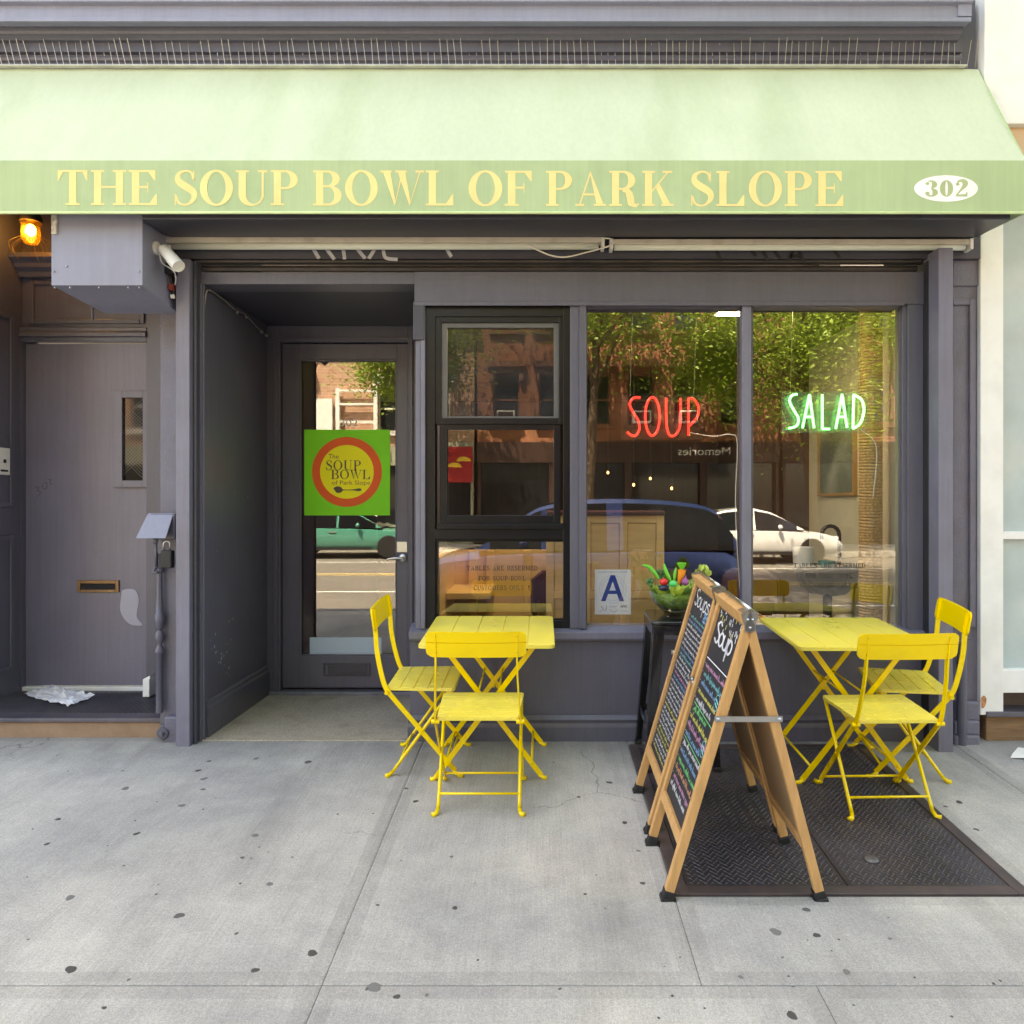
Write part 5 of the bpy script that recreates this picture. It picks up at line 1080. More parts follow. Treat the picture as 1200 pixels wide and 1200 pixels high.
def table():
    r = empty('folding_table'); pl_ = rrect(-.327, .327, -.32, .32, .03)
    panelled(r, 'table_top', pl_, 0, [-.327 + .654 * k / 5 for k in range(6)], .692, .71, YEL2)
    for sy, yo in ((-1, -.20), (1, .22)):
        for sx in (-1, 1):
            m = MB(); y = yo + (.008 if sx > 0 else -.008)
            m.tube([(-.235 * sx, y, .69), (.262 * sx, y, .018)], .01, 4, flat=(.0125, .004, (0, 1, 0))); lg = m.build('leg', YEL, r, local=True)
            m = MB(); m.tube([(.255 * sx, y, .024), (.272 * sx, y, .008), (.29 * sx, y, .007)], [.010, .011, .012], 8); m.build('foot', YEL, lg, local=True, smooth=True)
        m = MB(); m.tube([(0, yo - .02, .345), (0, yo + .02, .345)], .008, 8); m.build('pivot', YEL, r, local=True, smooth=True)
    for sx in (-1, 1):
        m = MB(); m.tube([(.215 * sx, -.20, .085), (.215 * sx, .22, .085)], .006, 8); m.tube([(-.05 * sx, -.2, .44), (-.05 * sx, .22, .44)], .005, 6); m.build('stretcher', YEL, r, local=True, smooth=True)
        m = MB(); m.box(.2 * sx - .035, .2 * sx + .035, -.28, .28, .682, .692); m.build('top_batten', YEL, r, local=True)
    return r
tb1 = table(); groundfix(tb1, -.26, -.30); tag(tb1, 'yellow square folding table in front of the left sash window', 'table', 'yellow folding tables')
tb2 = copy_tree(tb1); groundfix(tb2, 1.54, -.34); tag(tb2, 'yellow square folding table in front of the right display window', 'table', 'yellow folding tables')

# ------------------------------------------------------------------ sandwich boards
OAK = M('oak_frame', S(200, 152, 98), rough=.5, var=.16, vs_=6, stretch=(6, 6, 1), bump=.1, bs=40, coat=.1)
CHALKB = M('chalkboard', S(40, 42, 50), rough=.55, var=.15, vs_=5)
KRAFT = M('brown_hardboard', S(150, 120, 88), rough=.6, var=.05)
CH = {k: M('chalk_' + k, S(*c), rough=.9, var=.2, vs_=120) for k, c in dict(white=(226, 226, 232), blue=(120, 170, 214), green=(110, 214, 130), yellow=(226, 216, 110), pink=(214, 150, 190), orange=(226, 160, 120), teal=(110, 190, 196)).items()}
STROKES = {'S': [(.45, .85), (.28, 1), (.08, .85), (.14, .62), (.38, .45), (.46, .2), (.28, 0), (.04, .14)], 'o': [(.25, .62), (.06, .45), (.06, .15), (.25, 0), (.44, .15), (.44, .45), (.25, .62)], 'u': [(.05, .62), (.06, .15), (.25, 0), (.42, .15), (.44, .62), (.45, 0)], 'p': [(.08, .62), (.08, -.4), (.08, .3), (.25, .62), (.45, .45), (.43, .15), (.25, 0), (.1, .12)], 's': [(.4, .55), (.22, .62), (.08, .48), (.3, .32), (.42, .14), (.22, 0), (.05, .1)]}
HB, HS, BW = 1.062, .295, .205          # height, half spread, half width
ang = math.atan2(HS, HB); LEN = math.hypot(HS, HB)
def sandwich(name, seed, title, label, brush):
    r = empty(name); rr = random.Random(seed)
    for sd_ in (-1, 1):
        # frame coordinates: u along width (world y), v down the slope from the top, n outwards
        ex = Vector((sd_ * math.sin(ang), 0, -math.cos(ang))); nn = Vector((sd_ * math.cos(ang), 0, math.sin(ang))); eu = Vector((0, 1, 0))
        T = Matrix(((eu.x, nn.x, -ex.x, 0), (eu.y, nn.y, -ex.y, 0), (eu.z, nn.z, -ex.z, HB), (0, 0, 0, 1)))   # local (u, n, -v)
        leaf_name = 'front_leaf' if sd_ < 0 else 'back_leaf'
        m = MB(); vb = LEN - .20
        m.box(-BW + .028, BW - .028, -.034, 0, -.05, -.004, 0, T)
        lf = m.build(leaf_name, OAK, r, local=True, bevel=.002)
        m = MB(); m.box(-BW + .028, BW - .028, -.034, 0, -vb, -vb + .042, 0, T); m.build('bottom_rail', OAK, lf, local=True, bevel=.002)
        for s_ in (-1, 1):
            m = MB(); u0 = s_ * BW; m.box(min(u0, u0 - s_ * .028), max(u0, u0 - s_ * .028), -.032, .002, -LEN + .035, -.002, 0, T); m.build('stile', OAK, lf, local=True, bevel=.003)
            m = MB(); m.box(min(u0 + s_ * .002, u0 - s_ * .036), max(u0 + s_ * .002, u0 - s_ * .036), -.038, .004, -LEN - .004, -LEN + .04, 0, T)
            m.box(min(u0 + s_ * .006, u0 - s_ * .04), max(u0 + s_ * .006, u0 - s_ * .04), -.05, .008, -LEN - .006, -LEN + .012, 0, T); m.build('rubber_foot', RUBBER, lf, local=True, bevel=.004)
            m = MB(); m.box(min(u0 + s_ * .0045, u0), max(u0 + s_ * .0045, u0), -.034, .0, -.075, -.006, 0, T); m.box(min(u0 + s_ * .0, u0 - s_ * .05), max(u0, u0 - s_ * .05), -.03, .0045, -.012, .0, 0, T)
            for v_ in (-.03, -.06): m.ball(T @ Vector((u0 + s_ * .005, -.017, v_)), .005, 8, 4)
            m.build('corner_bracket', STEEL, lf, local=True)
        m = MB(); m.box(-BW + .028, BW - .028, -.022, -.012, -vb + .042, -.05, 0, T); bdp = m.build('board', CHALKB, lf, local=True)
        m = MB(); m.box(-BW + .028, BW - .028, -.026, -.0225, -vb + .042, -.05, 0, T); m.build('board_backing', KRAFT, lf, local=True)
        if sd_ < 0:
            # chalk on the outer face: text reads left to right as seen from the left, so u runs from +y (left) to -y
            ms = {k: MB() for k in CH}
            Y0, Y1 = BW - .045, -BW + .045
            def stroke(col, pts, wd):
                q = MB(); q.ribbon(pts, wd); ms[col].add([tuple(T @ Vector((-x, -.0112 + .0004 * (hash(col) % 2 == 0), z))) for x, _, z in q.v], q.f)
            if brush:
                x = -.145; 
                for c in title:
                    for dx in (0, .006): stroke('white', [(x + dx + a * .13, -.20 + b_ * .085) for a, b_ in smooth_path(STROKES[c], 4)], .008)
                    x += .060
                for k in range(34): xx = rr.uniform(-.155, .155); zz = rr.uniform(-.14, -.06); stroke('white' if k % 5 else 'yellow', [(xx, zz), (xx + .002, zz - rr.uniform(.012, .022))], .005)
                stroke('white', [(-.16, -.275), (.16, -.268)], .004)
            else:
                x = -.15
                for c in title: stroke('white', [(x + a * .11, -.145 + b_ * .075) for a, b_ in smooth_path(STROKES[c], 4)], .006); x += .056
                for k in range(9): stroke('blue', [(.06 + rr.uniform(0, .09), -.15 + rr.uniform(-.03, .02)), (.07 + rr.uniform(0, .08), -.165 + rr.uniform(-.02, .02))], .006)
            z = -.31 if brush else -.205; zend = -vb + .065; li = 0
            while z > zend:
                if brush: col = ['pink', 'teal', 'blue', 'yellow', 'white', 'green', 'yellow', 'pink', 'blue', 'white', 'blue', 'green', 'orange', 'pink', 'white', 'blue'][li % 16]; h = .026; step = .036
                else: col = ['white', 'white', 'yellow', 'white', 'blue', 'pink', 'white', 'white', 'teal', 'white', 'yellow', 'white', 'white', 'white'][rr.randrange(14)]; h = .015; step = .0225
                x = -.155 + (rr.random() * .02); xe = .155 - rr.random() * (.09 if brush else .05)
                stroke('white', [(-.164, z + h * .4), (-.160, z + h * .4)], .004)
                while x < xe:
                    wl_ = rr.uniform(.025, .06); pts = []; n_ = int(wl_ / .0055)
                    for k in range(n_ + 1):
                        up = h * (rr.choice([.5, .55, .6, 1.0, .5]) if k % 2 else 0) - (h * .3 if rr.random() < .06 else 0)
                        pts.append((x + wl_ * k / n_ + rr.uniform(-.0015, .0015), z + up))
                    stroke(col, smooth_path(pts, 2), .0032 if brush else .0026); x += wl_ + .011
                if brush and li in (4, 8): stroke('green', [(-.158, z - .010), (.155, z - .012)], .003)
                if brush and li in (1, 6):
                    stroke('teal', [(a, b_) for a, b_ in arc(.115, z - .03, .028, .03, 0, 360, 16)], .003)
                    stroke('teal', [(.095, z - .02), (.135, z - .03)], .008); stroke('teal', [(.098, z - .035), (.13, z - .045)], .008)
                z -= step; li += 1
            for k, q in ms.items():
                if q.f: tag(q.build('chalk_writing', CH[k], lf, local=True), kind='stuff')
    zs = .672; hx_ = HS * (HB - zs) / HB
    for s_ in (-1, 1):
        m = MB(); yy = s_ * (BW + .006); m.box(-hx_ - .012, hx_ + .012, yy - .002, yy + .002, zs - .010, zs + .010); m.ball((-hx_, yy + s_ * .002, zs), .008, 8, 5); m.ball((hx_, yy + s_ * .002, zs), .008, 8, 5); m.build('spreader_bar', STEEL, r, local=True)
    m = MB(); m.tube([(0, -BW, HB + .004), (0, BW, HB + .004)], .006, 8); m.build('hinge', STEEL, r, local=True, smooth=True)
    tag(r, label, 'sandwich board', 'chalk sandwich boards'); return r
s1 = sandwich('sandwich_board', 3, 'Soup', 'oak framed chalk sandwich board with big white brushed title and widely spaced coloured lines', True); groundfix(s1, .735, -1.285)
s2 = sandwich('sandwich_board', 11, 'Soups', 'oak framed chalk sandwich board crowded with small white handwriting beside the stool', False); groundfix(s2, .742, -.815)

# ------------------------------------------------------------------ stool and salad bowl
BLKM = M('black_gloss_metal', (.010, .010, .012), rough=.22, var=.1, coat=.3)
sl = empty('metal_stool'); SH = .768
m = MB(); m.prism(rrect(-.16, .16, -.16, .16, .045, 6), 'z', SH - .022, SH); m.build('seat', BLKM, sl, local=True, bevel=.008, seg=3)
for sx in (-1, 1):
    for sy in (-1, 1):
        m = MB(); a = Vector((.150 * sx, .150 * sy, SH - .02)); b_ = Vector((.195 * sx, .195 * sy, .0)); vs_ = []
        for p, w_ in ((a, .062), (b_, .034)):
            vs_ += [(p.x, p.y, p.z), (p.x - w_ * sx, p.y, p.z), (p.x - w_ * sx, p.y - .012 * sy, p.z), (p.x - .014 * sx, p.y - .014 * sy, p.z), (p.x - .012 * sx, p.y - w_ * sy, p.z), (p.x, p.y - w_ * sy, p.z)]
        fs = [(0, 1, 2, 3, 4, 5), (11, 10, 9, 8, 7, 6)] + [(i, i + 6, (i + 1) % 6 + 6, (i + 1) % 6) for i in range(6)]
        m.add(vs_, fs); lg = m.build('leg', BLKM, sl, local=True, bevel=.003)
        m = MB(); m.box(.178 * sx - .02, .178 * sx + .02, .178 * sy - .02, .178 * sy + .02, 0, .03); m.build('rubber_foot', RUBBER, lg, local=True, bevel=.008)
for k in range(4):
    m = MB(); q = Matrix.Rotation(k * math.pi / 2, 4, 'Z'); m.box(-.17, .17, -.176, -.168, .20, .235, 0, q); m.build('foot_rail', BLKM, sl, local=True, bevel=.003)
    m = MB(); m.box(-.15, .15, -.156, -.150, SH - .07, SH - .022, 0, q); m.build('apron', BLKM, sl, local=True, bevel=.002)
groundfix(sl, .72, -.23); tag(sl, 'tall black metal stool carrying a salad bowl behind the sandwich boards', 'stool')

BX, BY = .715, -.235; BZ = SL * BY + SH + .012
bw_ = empty('salad_bowl', (BX, BY, BZ), label='clear glass bowl of lettuce on the black metal stool', cat='bowl')
m = MB(); m.lathe([(.045, 0), (.075, .012), (.115, .05), (.138, .10), (.143, .112), (.139, .112), (.111, .054), (.072, .017), (.0001, .014)], (BX, BY, BZ), 40); m.build('glass', glass('bowl_glass', 2.2, tint=(.93, .97, .92)), bw_, smooth=60)
LET1 = M('lettuce_light', S(178, 202, 84), rough=.45, var=.3, vs_=14, trans=.25); LET2 = M('lettuce_dark', S(84, 118, 52), rough=.5, var=.3, vs_=14, trans=.2)
def leafmesh(rr, L, W, mat, curl=.4):
    q = MB(); nu, nv = 8, 6
    for i in range(nu + 1):
        u = i / nu; wv = W * math.sin(math.pi * min(.97, u * .9 + .08)) ** .7
        for j in range(nv + 1):
            v = 2 * j / nv - 1
            q.v.append((v * wv * (1 + .1 * math.sin(u * 25)), u * L, curl * L * u * u + .35 * W * abs(v) ** 2 + .10 * W * math.sin(9 * u + 5 * v + rr.random()) * abs(v)))
    for i in range(nu):
        for j in range(nv): a = i * (nv + 1) + j; q.f.append((a, a + 1, a + nv + 2, a + nv + 1)); q.mi.append(0)
    return q
rr = random.Random(21)
q = MB(); q.lathe([(.0001, .020), (.068, .022), (.104, .056), (.126, .088), (.11, .108), (.06, .115), (.0001, .118)], (0, 0, 0), 40)
q.v = [(BX + x * (1 - .10 * abs(math.sin(5 * math.atan2(y, x) + 60 * z))), BY + y * (1 - .10 * abs(math.sin(5 * math.atan2(y, x) + 60 * z))), BZ + z + .006 * math.sin(40 * x) * math.sin(37 * y)) for x, y, z in q.v]
q.build('packed_lettuce', M('packed_leaves', S(132, 160, 66), rough=.5, var=.55, vs_=38, bump=1.0, bs=45, bdist=.012), bw_, smooth=True)
for k in range(46):
    z = rr.uniform(.018, .09); rad = .05 + .09 * (z / .1); a = rr.uniform(0, 6.283)
    T = Matrix.Translation((BX + rad * .55 * math.cos(a), BY + rad * .55 * math.sin(a), BZ + z)) @ Matrix.Rotation(a - math.pi / 2, 4, 'Z') @ Matrix.Rotation(rr.uniform(.1, .7), 4, 'X')
    q = leafmesh(rr, rr.uniform(.045, .06), rr.uniform(.022, .032), None); m = MB(); m.add(q.v, q.f, 0, T); m.build('lettuce_leaf', LET1 if k % 3 else LET2, bw_, smooth=True)
for k in range(30):     # leaves that lean over the rim
    a = 2 * math.pi * k / 30 + rr.uniform(-.15, .15)
    T = Matrix.Translation((BX + .07 * math.cos(a), BY + .07 * math.sin(a), BZ + .085)) @ Matrix.Rotation(a - math.pi / 2, 4, 'Z') @ Matrix.Rotation(rr.uniform(.15, .5), 4, 'X')
    q = leafmesh(rr, rr.uniform(.06, .105), rr.uniform(.02, .038), None, rr.uniform(.05, .5)); m = MB(); m.add(q.v, q.f, 0, T); m.build('lettuce_leaf', LET1 if k % 4 else LET2, bw_, smooth=True)
def vw(px, py, Y): return Vector((WX(px, Y), Y, WZ(py, Y)))
def veg(name, mb, mat, label, cat): return one(mb, name, mat, label, cat, smooth=50)
GRN = M('pepper_green', S(96, 190, 60), rough=.25, var=.12); GRN2 = M('broccoli_green', S(70, 110, 62), rough=.7, var=.3, vs_=40, bump=.8, bs=90, bdist=.006)
def taper(pts, r, k=6): P = smooth_path(pts, k); n = len(P); return P, [max(.0008, r * (math.sin(math.pi * min(1, (i / (n - 1)) * .85 + .13)) ** .8)) for i in range(n)]
for i, (pts, rad, lab) in enumerate((([(772, 678), (766, 670), (760, 664), (752, 662)], .011, 'bright green toy bean pod drooping over the left of the salad bowl'), ([(786, 681), (781, 671), (778, 660)], .011, 'bright green pointed toy pod standing at the middle of the salad bowl'), ([(790, 682), (791, 672), (792.5, 665)], .009, 'short green pointed toy pod beside the carrot'))):
    P, R_ = taper([tuple(vw(x, y, -.30 + .01 * i)) for x, y in pts], rad); m = MB(); m.tube(P, R_, 10); veg('green_pod', m, GRN, lab, 'vegetable')
P, R_ = taper([tuple(vw(x, y, -.28)) for x, y in ((795.5, 685), (797, 678), (798.5, 672), (799, 667))], .020); R_ = [.004 + .020 * (i / (len(R_) - 1)) ** .6 for i in range(len(R_))]; R_[-1] = .012
m = MB(); m.tube(P, R_, 14); cr = veg('toy_carrot', m, M('carrot_orange', S(238, 140, 44), rough=.3, var=.08), 'orange toy carrot with green top standing in the salad bowl', 'vegetable')
m = MB(); c = vw(799, 667, -.28); m.lathe([(.008, 0), (.016, .012), (.024, .026), (.026, .034), (.012, .030), (.0001, .02)], tuple(c), 10); m.build('carrot_top', GRN, cr, smooth=40)
m = MB(); m.ball(tuple(vw(778, 682, -.33)), .020, 14, 10, sc=(1.15, 1, .95)); tm = veg('toy_tomato', m, M('tomato_red', S(214, 40, 42), rough=.2, var=.05), 'shiny red toy tomato at the front of the salad bowl', 'vegetable')
m = MB(); c = vw(778, 677, -.335); m.tube([tuple(c), (c.x + .004, c.y, c.z + .015)], .002, 5); m.build('stalk', GRN2, tm)
m = MB(); m.ball(tuple(vw(778, 689, -.335)), .022, 14, 10, sc=(1.3, .9, .75)); eg = veg('toy_aubergine', m, M('aubergine', S(34, 34, 66), rough=.15), 'dark purple toy aubergine below the tomato', 'vegetable')
m = MB(); c = vw(772, 686, -.34); m.ball(tuple(c), .008, 8, 5); m.build('calyx', GRN2, eg)
for i, (px, py, lab) in enumerate(((763, 682, 'dark green toy broccoli floret at the left of the salad bowl'), (774, 672, 'greyish green toy broccoli floret behind the tomato'))):
    m = MB(); c = vw(px, py, -.27 - .04 * (1 - i))
    for k in range(16): d_ = Vector((rr.gauss(0, 1), rr.gauss(0, 1), rr.gauss(.3, .8))).normalized() * .018; m.ball(tuple(c + d_), rr.uniform(.007, .011), 7, 5)
    m.tube([(c.x, c.y, c.z - .03), tuple(c)], .008, 8); veg('toy_broccoli', m, GRN2, lab, 'vegetable')
m = MB(); c = vw(789, 684, -.36); m.ball(tuple(c), .020, 10, 8, sc=(1, 1, .9))
for k in range(4): a = k * math.pi / 2 + .4; m.ball((c.x + .010 * math.cos(a), c.y + .010 * math.sin(a), c.z), .014, 10, 7)
veg('toy_pepper', m, M('pepper_emerald', S(50, 190, 100), rough=.2, var=.05), 'emerald green toy bell pepper in the middle of the salad bowl', 'vegetable')
m = MB(); c = vw(803, 682, -.30); m.ball(tuple(c), .020, 12, 9); m.tube([(c.x, c.y, c.z + .018), (c.x + .004, c.y, c.z + .035)], [.006, .002], 6); veg('toy_onion', m, M('onion_purple', S(150, 80, 140), rough=.3, var=.2, vs_=40), 'purple toy onion beside the carrot', 'vegetable')
m = MB(); c = vw(822, 670, -.20)
for k in range(14): T = Matrix.Translation(c + Vector((rr.uniform(-.04, .04), rr.uniform(-.03, .03), rr.uniform(-.06, .0)))) @ Matrix.Rotation(rr.uniform(0, 6), 4, 'Z') @ Matrix.Rotation(rr.uniform(.4, 1.2), 4, 'X'); q = leafmesh(rr, .045, .018, None); m.add(q.v, q.f, 0, T)
m.tube([(c.x, c.y, c.z), (c.x - .02, c.y, c.z - .1)], .01, 8)
veg('toy_celery', m, M('celery_leaf', S(196, 214, 110), rough=.5, var=.2, vs_=30, trans=.2), 'pale green frilly toy celery top at the right of the salad bowl', 'vegetable')
# ------------------------------------------------------------------ across the street (seen mirrored in the panes)
BST = M('brownstone', S(150, 98, 70), rough=.85, var=.16, vs_=1.2, bump=.4, bs=12, dirt=S(110, 72, 52), damt=.4, dsc=2)
def brickmat(name, c1, c2, mortar):
    m = bpy.data.materials.new(name); m.use_nodes = True; nt = m.node_tree; b = nt.nodes['Principled BSDF']; b.inputs['Roughness'].default_value = .9
    tc = _n(nt, 'ShaderNodeTexCoord'); mp = _n(nt, 'ShaderNodeMapping'); mp.inputs['Rotation'].default_value = (math.pi / 2, 0, 0); br = _n(nt, 'ShaderNodeTexBrick', Scale=2.2)
    br.inputs['Color1'].default_value = (*c1, 1); br.inputs['Color2'].default_value = (*c2, 1); br.inputs['Mortar'].default_value = (*mortar, 1); br.inputs['Mortar Size'].default_value = .012
    nt.links.new(tc.outputs['Object'], mp.inputs[0]); nt.links.new(mp.outputs[0], br.inputs['Vector']); nt.links.new(br.outputs['Color'], b.inputs['Base Color']); return m
BRK = brickmat('pale_brick', S(190, 150, 122), S(168, 124, 98), S(200, 190, 176)); BRK2 = brickmat('red_brick', S(150, 86, 62), S(128, 70, 52), S(160, 144, 128))
FGL = M('far_window_glass', S(30, 32, 36), rough=.08, spec=.8); FTR = M('far_trim', S(126, 84, 60), rough=.8, var=.15, vs_=4); FWH = M('far_white_trim', S(226, 224, 216), rough=.6)
FY = -20.8
def far_building(name, x0, x1, h, mat, trim, cols, rows, label, shop, frame=FTR):
    r = empty(name, ((x0 + x1) / 2, FY, 0), label=label, cat='building')
    # wall with openings, as piers and spandrels
    ws = .46; m = MB(); m.box(x0, x1, FY - 6, FY - .25, -.2, h); wl_ = m.build('wall', mat, r)
    zs_ = [(3.55 if not shop else 3.9, None)]
    lev = [(z, z + 1.75) for z in rows]; z_prev = 3.45
    m = MB()
    for (za, zb2) in lev:
        m.box(x0, x1, FY - .25, FY, z_prev, za)
        xp = x0
        for c in cols: m.box(xp, c - ws, FY - .25, FY, za, zb2); xp = c + ws
        m.box(xp, x1, FY - .25, FY, za, zb2); z_prev = zb2
    m.box(x0, x1, FY - .25, FY, z_prev, h); m.build('facade', mat, r)
    for (za, zb2) in lev:
        for c in cols:
            m = MB(); m.frame(c - ws, c + ws, za, zb2, FY - .16, FY - .10, .06); m.box(c - ws + .06, c + ws - .06, FY - .15, FY - .11, (za + zb2) / 2 - .03, (za + zb2) / 2 + .03); wn = m.build('window', frame, r)
            m = MB(); m.box(c - ws + .06, c + ws - .06, FY - .2, FY - .14, za + .06, zb2 - .06); m.build('pane', FGL, wn)
            m = MB(); m.box(c - ws - .12, c + ws + .12, FY, FY + .14, za - .14, za); m.build('sill', trim, wn)
            m = MB(); m.box(c - ws - .2, c + ws + .2, FY, FY + .28, zb2 + .22, zb2 + .42); m.box(c - ws - .12, c + ws + .12, FY, FY + .12, zb2, zb2 + .22)
            for s_ in (-1, 1): m.box(c + s_ * (ws + .06) - .07, c + s_ * (ws + .06) + .07, FY, FY + .2, zb2 - .25, zb2)
            m.build('lintel', trim, wn)
    m = MB(); m.prism([(FY, h - .9), (FY + .3, h - .6), (FY + .6, h - .35), (FY + .6, h), (FY, h)], 'x', x0, x1); m.build('cornice', trim, r)
    # ground floor shop: piers, glass, stall riser, fascia
    m = MB(); m.box(x0, x1, FY - .25, FY + .12, 2.75, 3.45); m.build('shop_fascia', shop, r)
    m = MB(); n = max(2, int((x1 - x0) / 2.4))
    for i in range(n + 1): x = x0 + (x1 - x0) * i / n; m.box(x - .12, x + .12, FY - .25, FY + .08, -.1, 2.75)
    m.box(x0, x1, FY - .25, FY + .05, -.1, .55); m.build('shop_piers', shop, r)
    for i in range(n): m = MB(); m.box(x0 + (x1 - x0) * i / n + .12, x0 + (x1 - x0) * (i + 1) / n - .12, FY - .2, FY - .15, .55, 2.75); m.build('shop_pane', FGL, r)
    return r
DKW = M('dark_shop_wood', S(58, 36, 28), rough=.5, var=.2)
fb = far_building('brownstone_house', -2.2, 8.2, 12.0, BST, FTR, [-1.2, .4, 1.95, 3.45, 5.05, 6.65], [4.05, 7.3], 'brownstone row house with hooded windows across the street', DKW)
m = text_mb('Memories', 4.7, 6.5, 3.0, .30, FY + .125, mirror=True); m.build('shop_lettering', M('pale_lettering', S(230, 226, 220), rough=.6), fb)
for x, z, lab in ((-1.2, 4.15, 'white window air conditioner of the brownstone house nearest the red hanging sign'), (3.45, 4.15, 'white window air conditioner of the brownstone house between tree trunk and shop lettering'), (5.05, 4.15, 'white window air conditioner of the brownstone house above the shop lettering')):
    a_ = empty('window_air_conditioner', (x, FY + .1, z), label=lab, cat='air conditioner', group='air conditioners across the street')
    m = MB(); m.box(x - .3, x + .3, FY - .1, FY + .35, z - .05, z + .36); m.build('case', FWH, a_, bevel=.02); m = MB(); m.box(x - .25, x + .25, FY + .35, FY + .36, z, z + .31); m.build('grille', DKW, a_)
far_building('pale_brick_house', -16, -2.3, 8.2, BRK, FWH, [-14.4, -12.6, -10.8, -9.0, -5.6, -3.6], [4.0], 'pale brick house with white trim across the street', M('sage_shop', S(150, 150, 128), rough=.6), FWH)
m = MB(); m.box(-8.6, -7.7, FY + .1, FY + .22, .0, 5.2); o = one(m, 'white_door_surround', FWH, 'tall white panel beside the doorway across the street', 'panel')
fe = empty('white_window_bay', (-6.8, FY + .3, 2), label='tall white framed bay with crossbars on the pale brick house', cat='bay window')
for x in (-7.5, -6.1): m = MB(); m.box(x - .07, x + .07, FY + .13, FY + .25, 0, 5.6); m.build('post', FWH, fe)
for z in (2.6, 3.2, 4.0, 4.35, 5.0, 5.5): m = MB(); m.box(-7.43, -6.17, FY + .14, FY + .24, z - .04, z + .04); m.build('crossbar', FWH, fe)
far_building('red_brick_house', 8.3, 22, 12.5, BRK2, FTR, [9.6, 11.6, 13.6, 15.6, 17.6, 19.6], [4.1, 7.4], 'red brick house behind the tree across the street', DKW)
rs = empty('red_hanging_sign', (-2.75, FY + .9, 2.9), label='red hanging sign with two yellow dumpling shapes across the street', cat='sign')
m = MB(); m.box(-3.2, -2.3, FY + .6, FY + .7, 2.05, 3.25); m.build('board', M('sign_red', S(168, 28, 34), rough=.5), rs)
for x, z in ((-2.6, 2.75), (-2.9, 2.55)):
    m = MB(); m.add([(x + p, FY + .705, z + q) for p, q in arc(0, 0, .24, .16, 0, 180, 12)], [tuple(range(13))]); m.build('dumpling_shape', M('sign_yellow', S(236, 190, 60), rough=.5), rs)
m = MB(); m.box(-2.8, -2.7, FY + .1, FY + .62, 3.1, 3.15); m.build('bracket', DKW, rs)

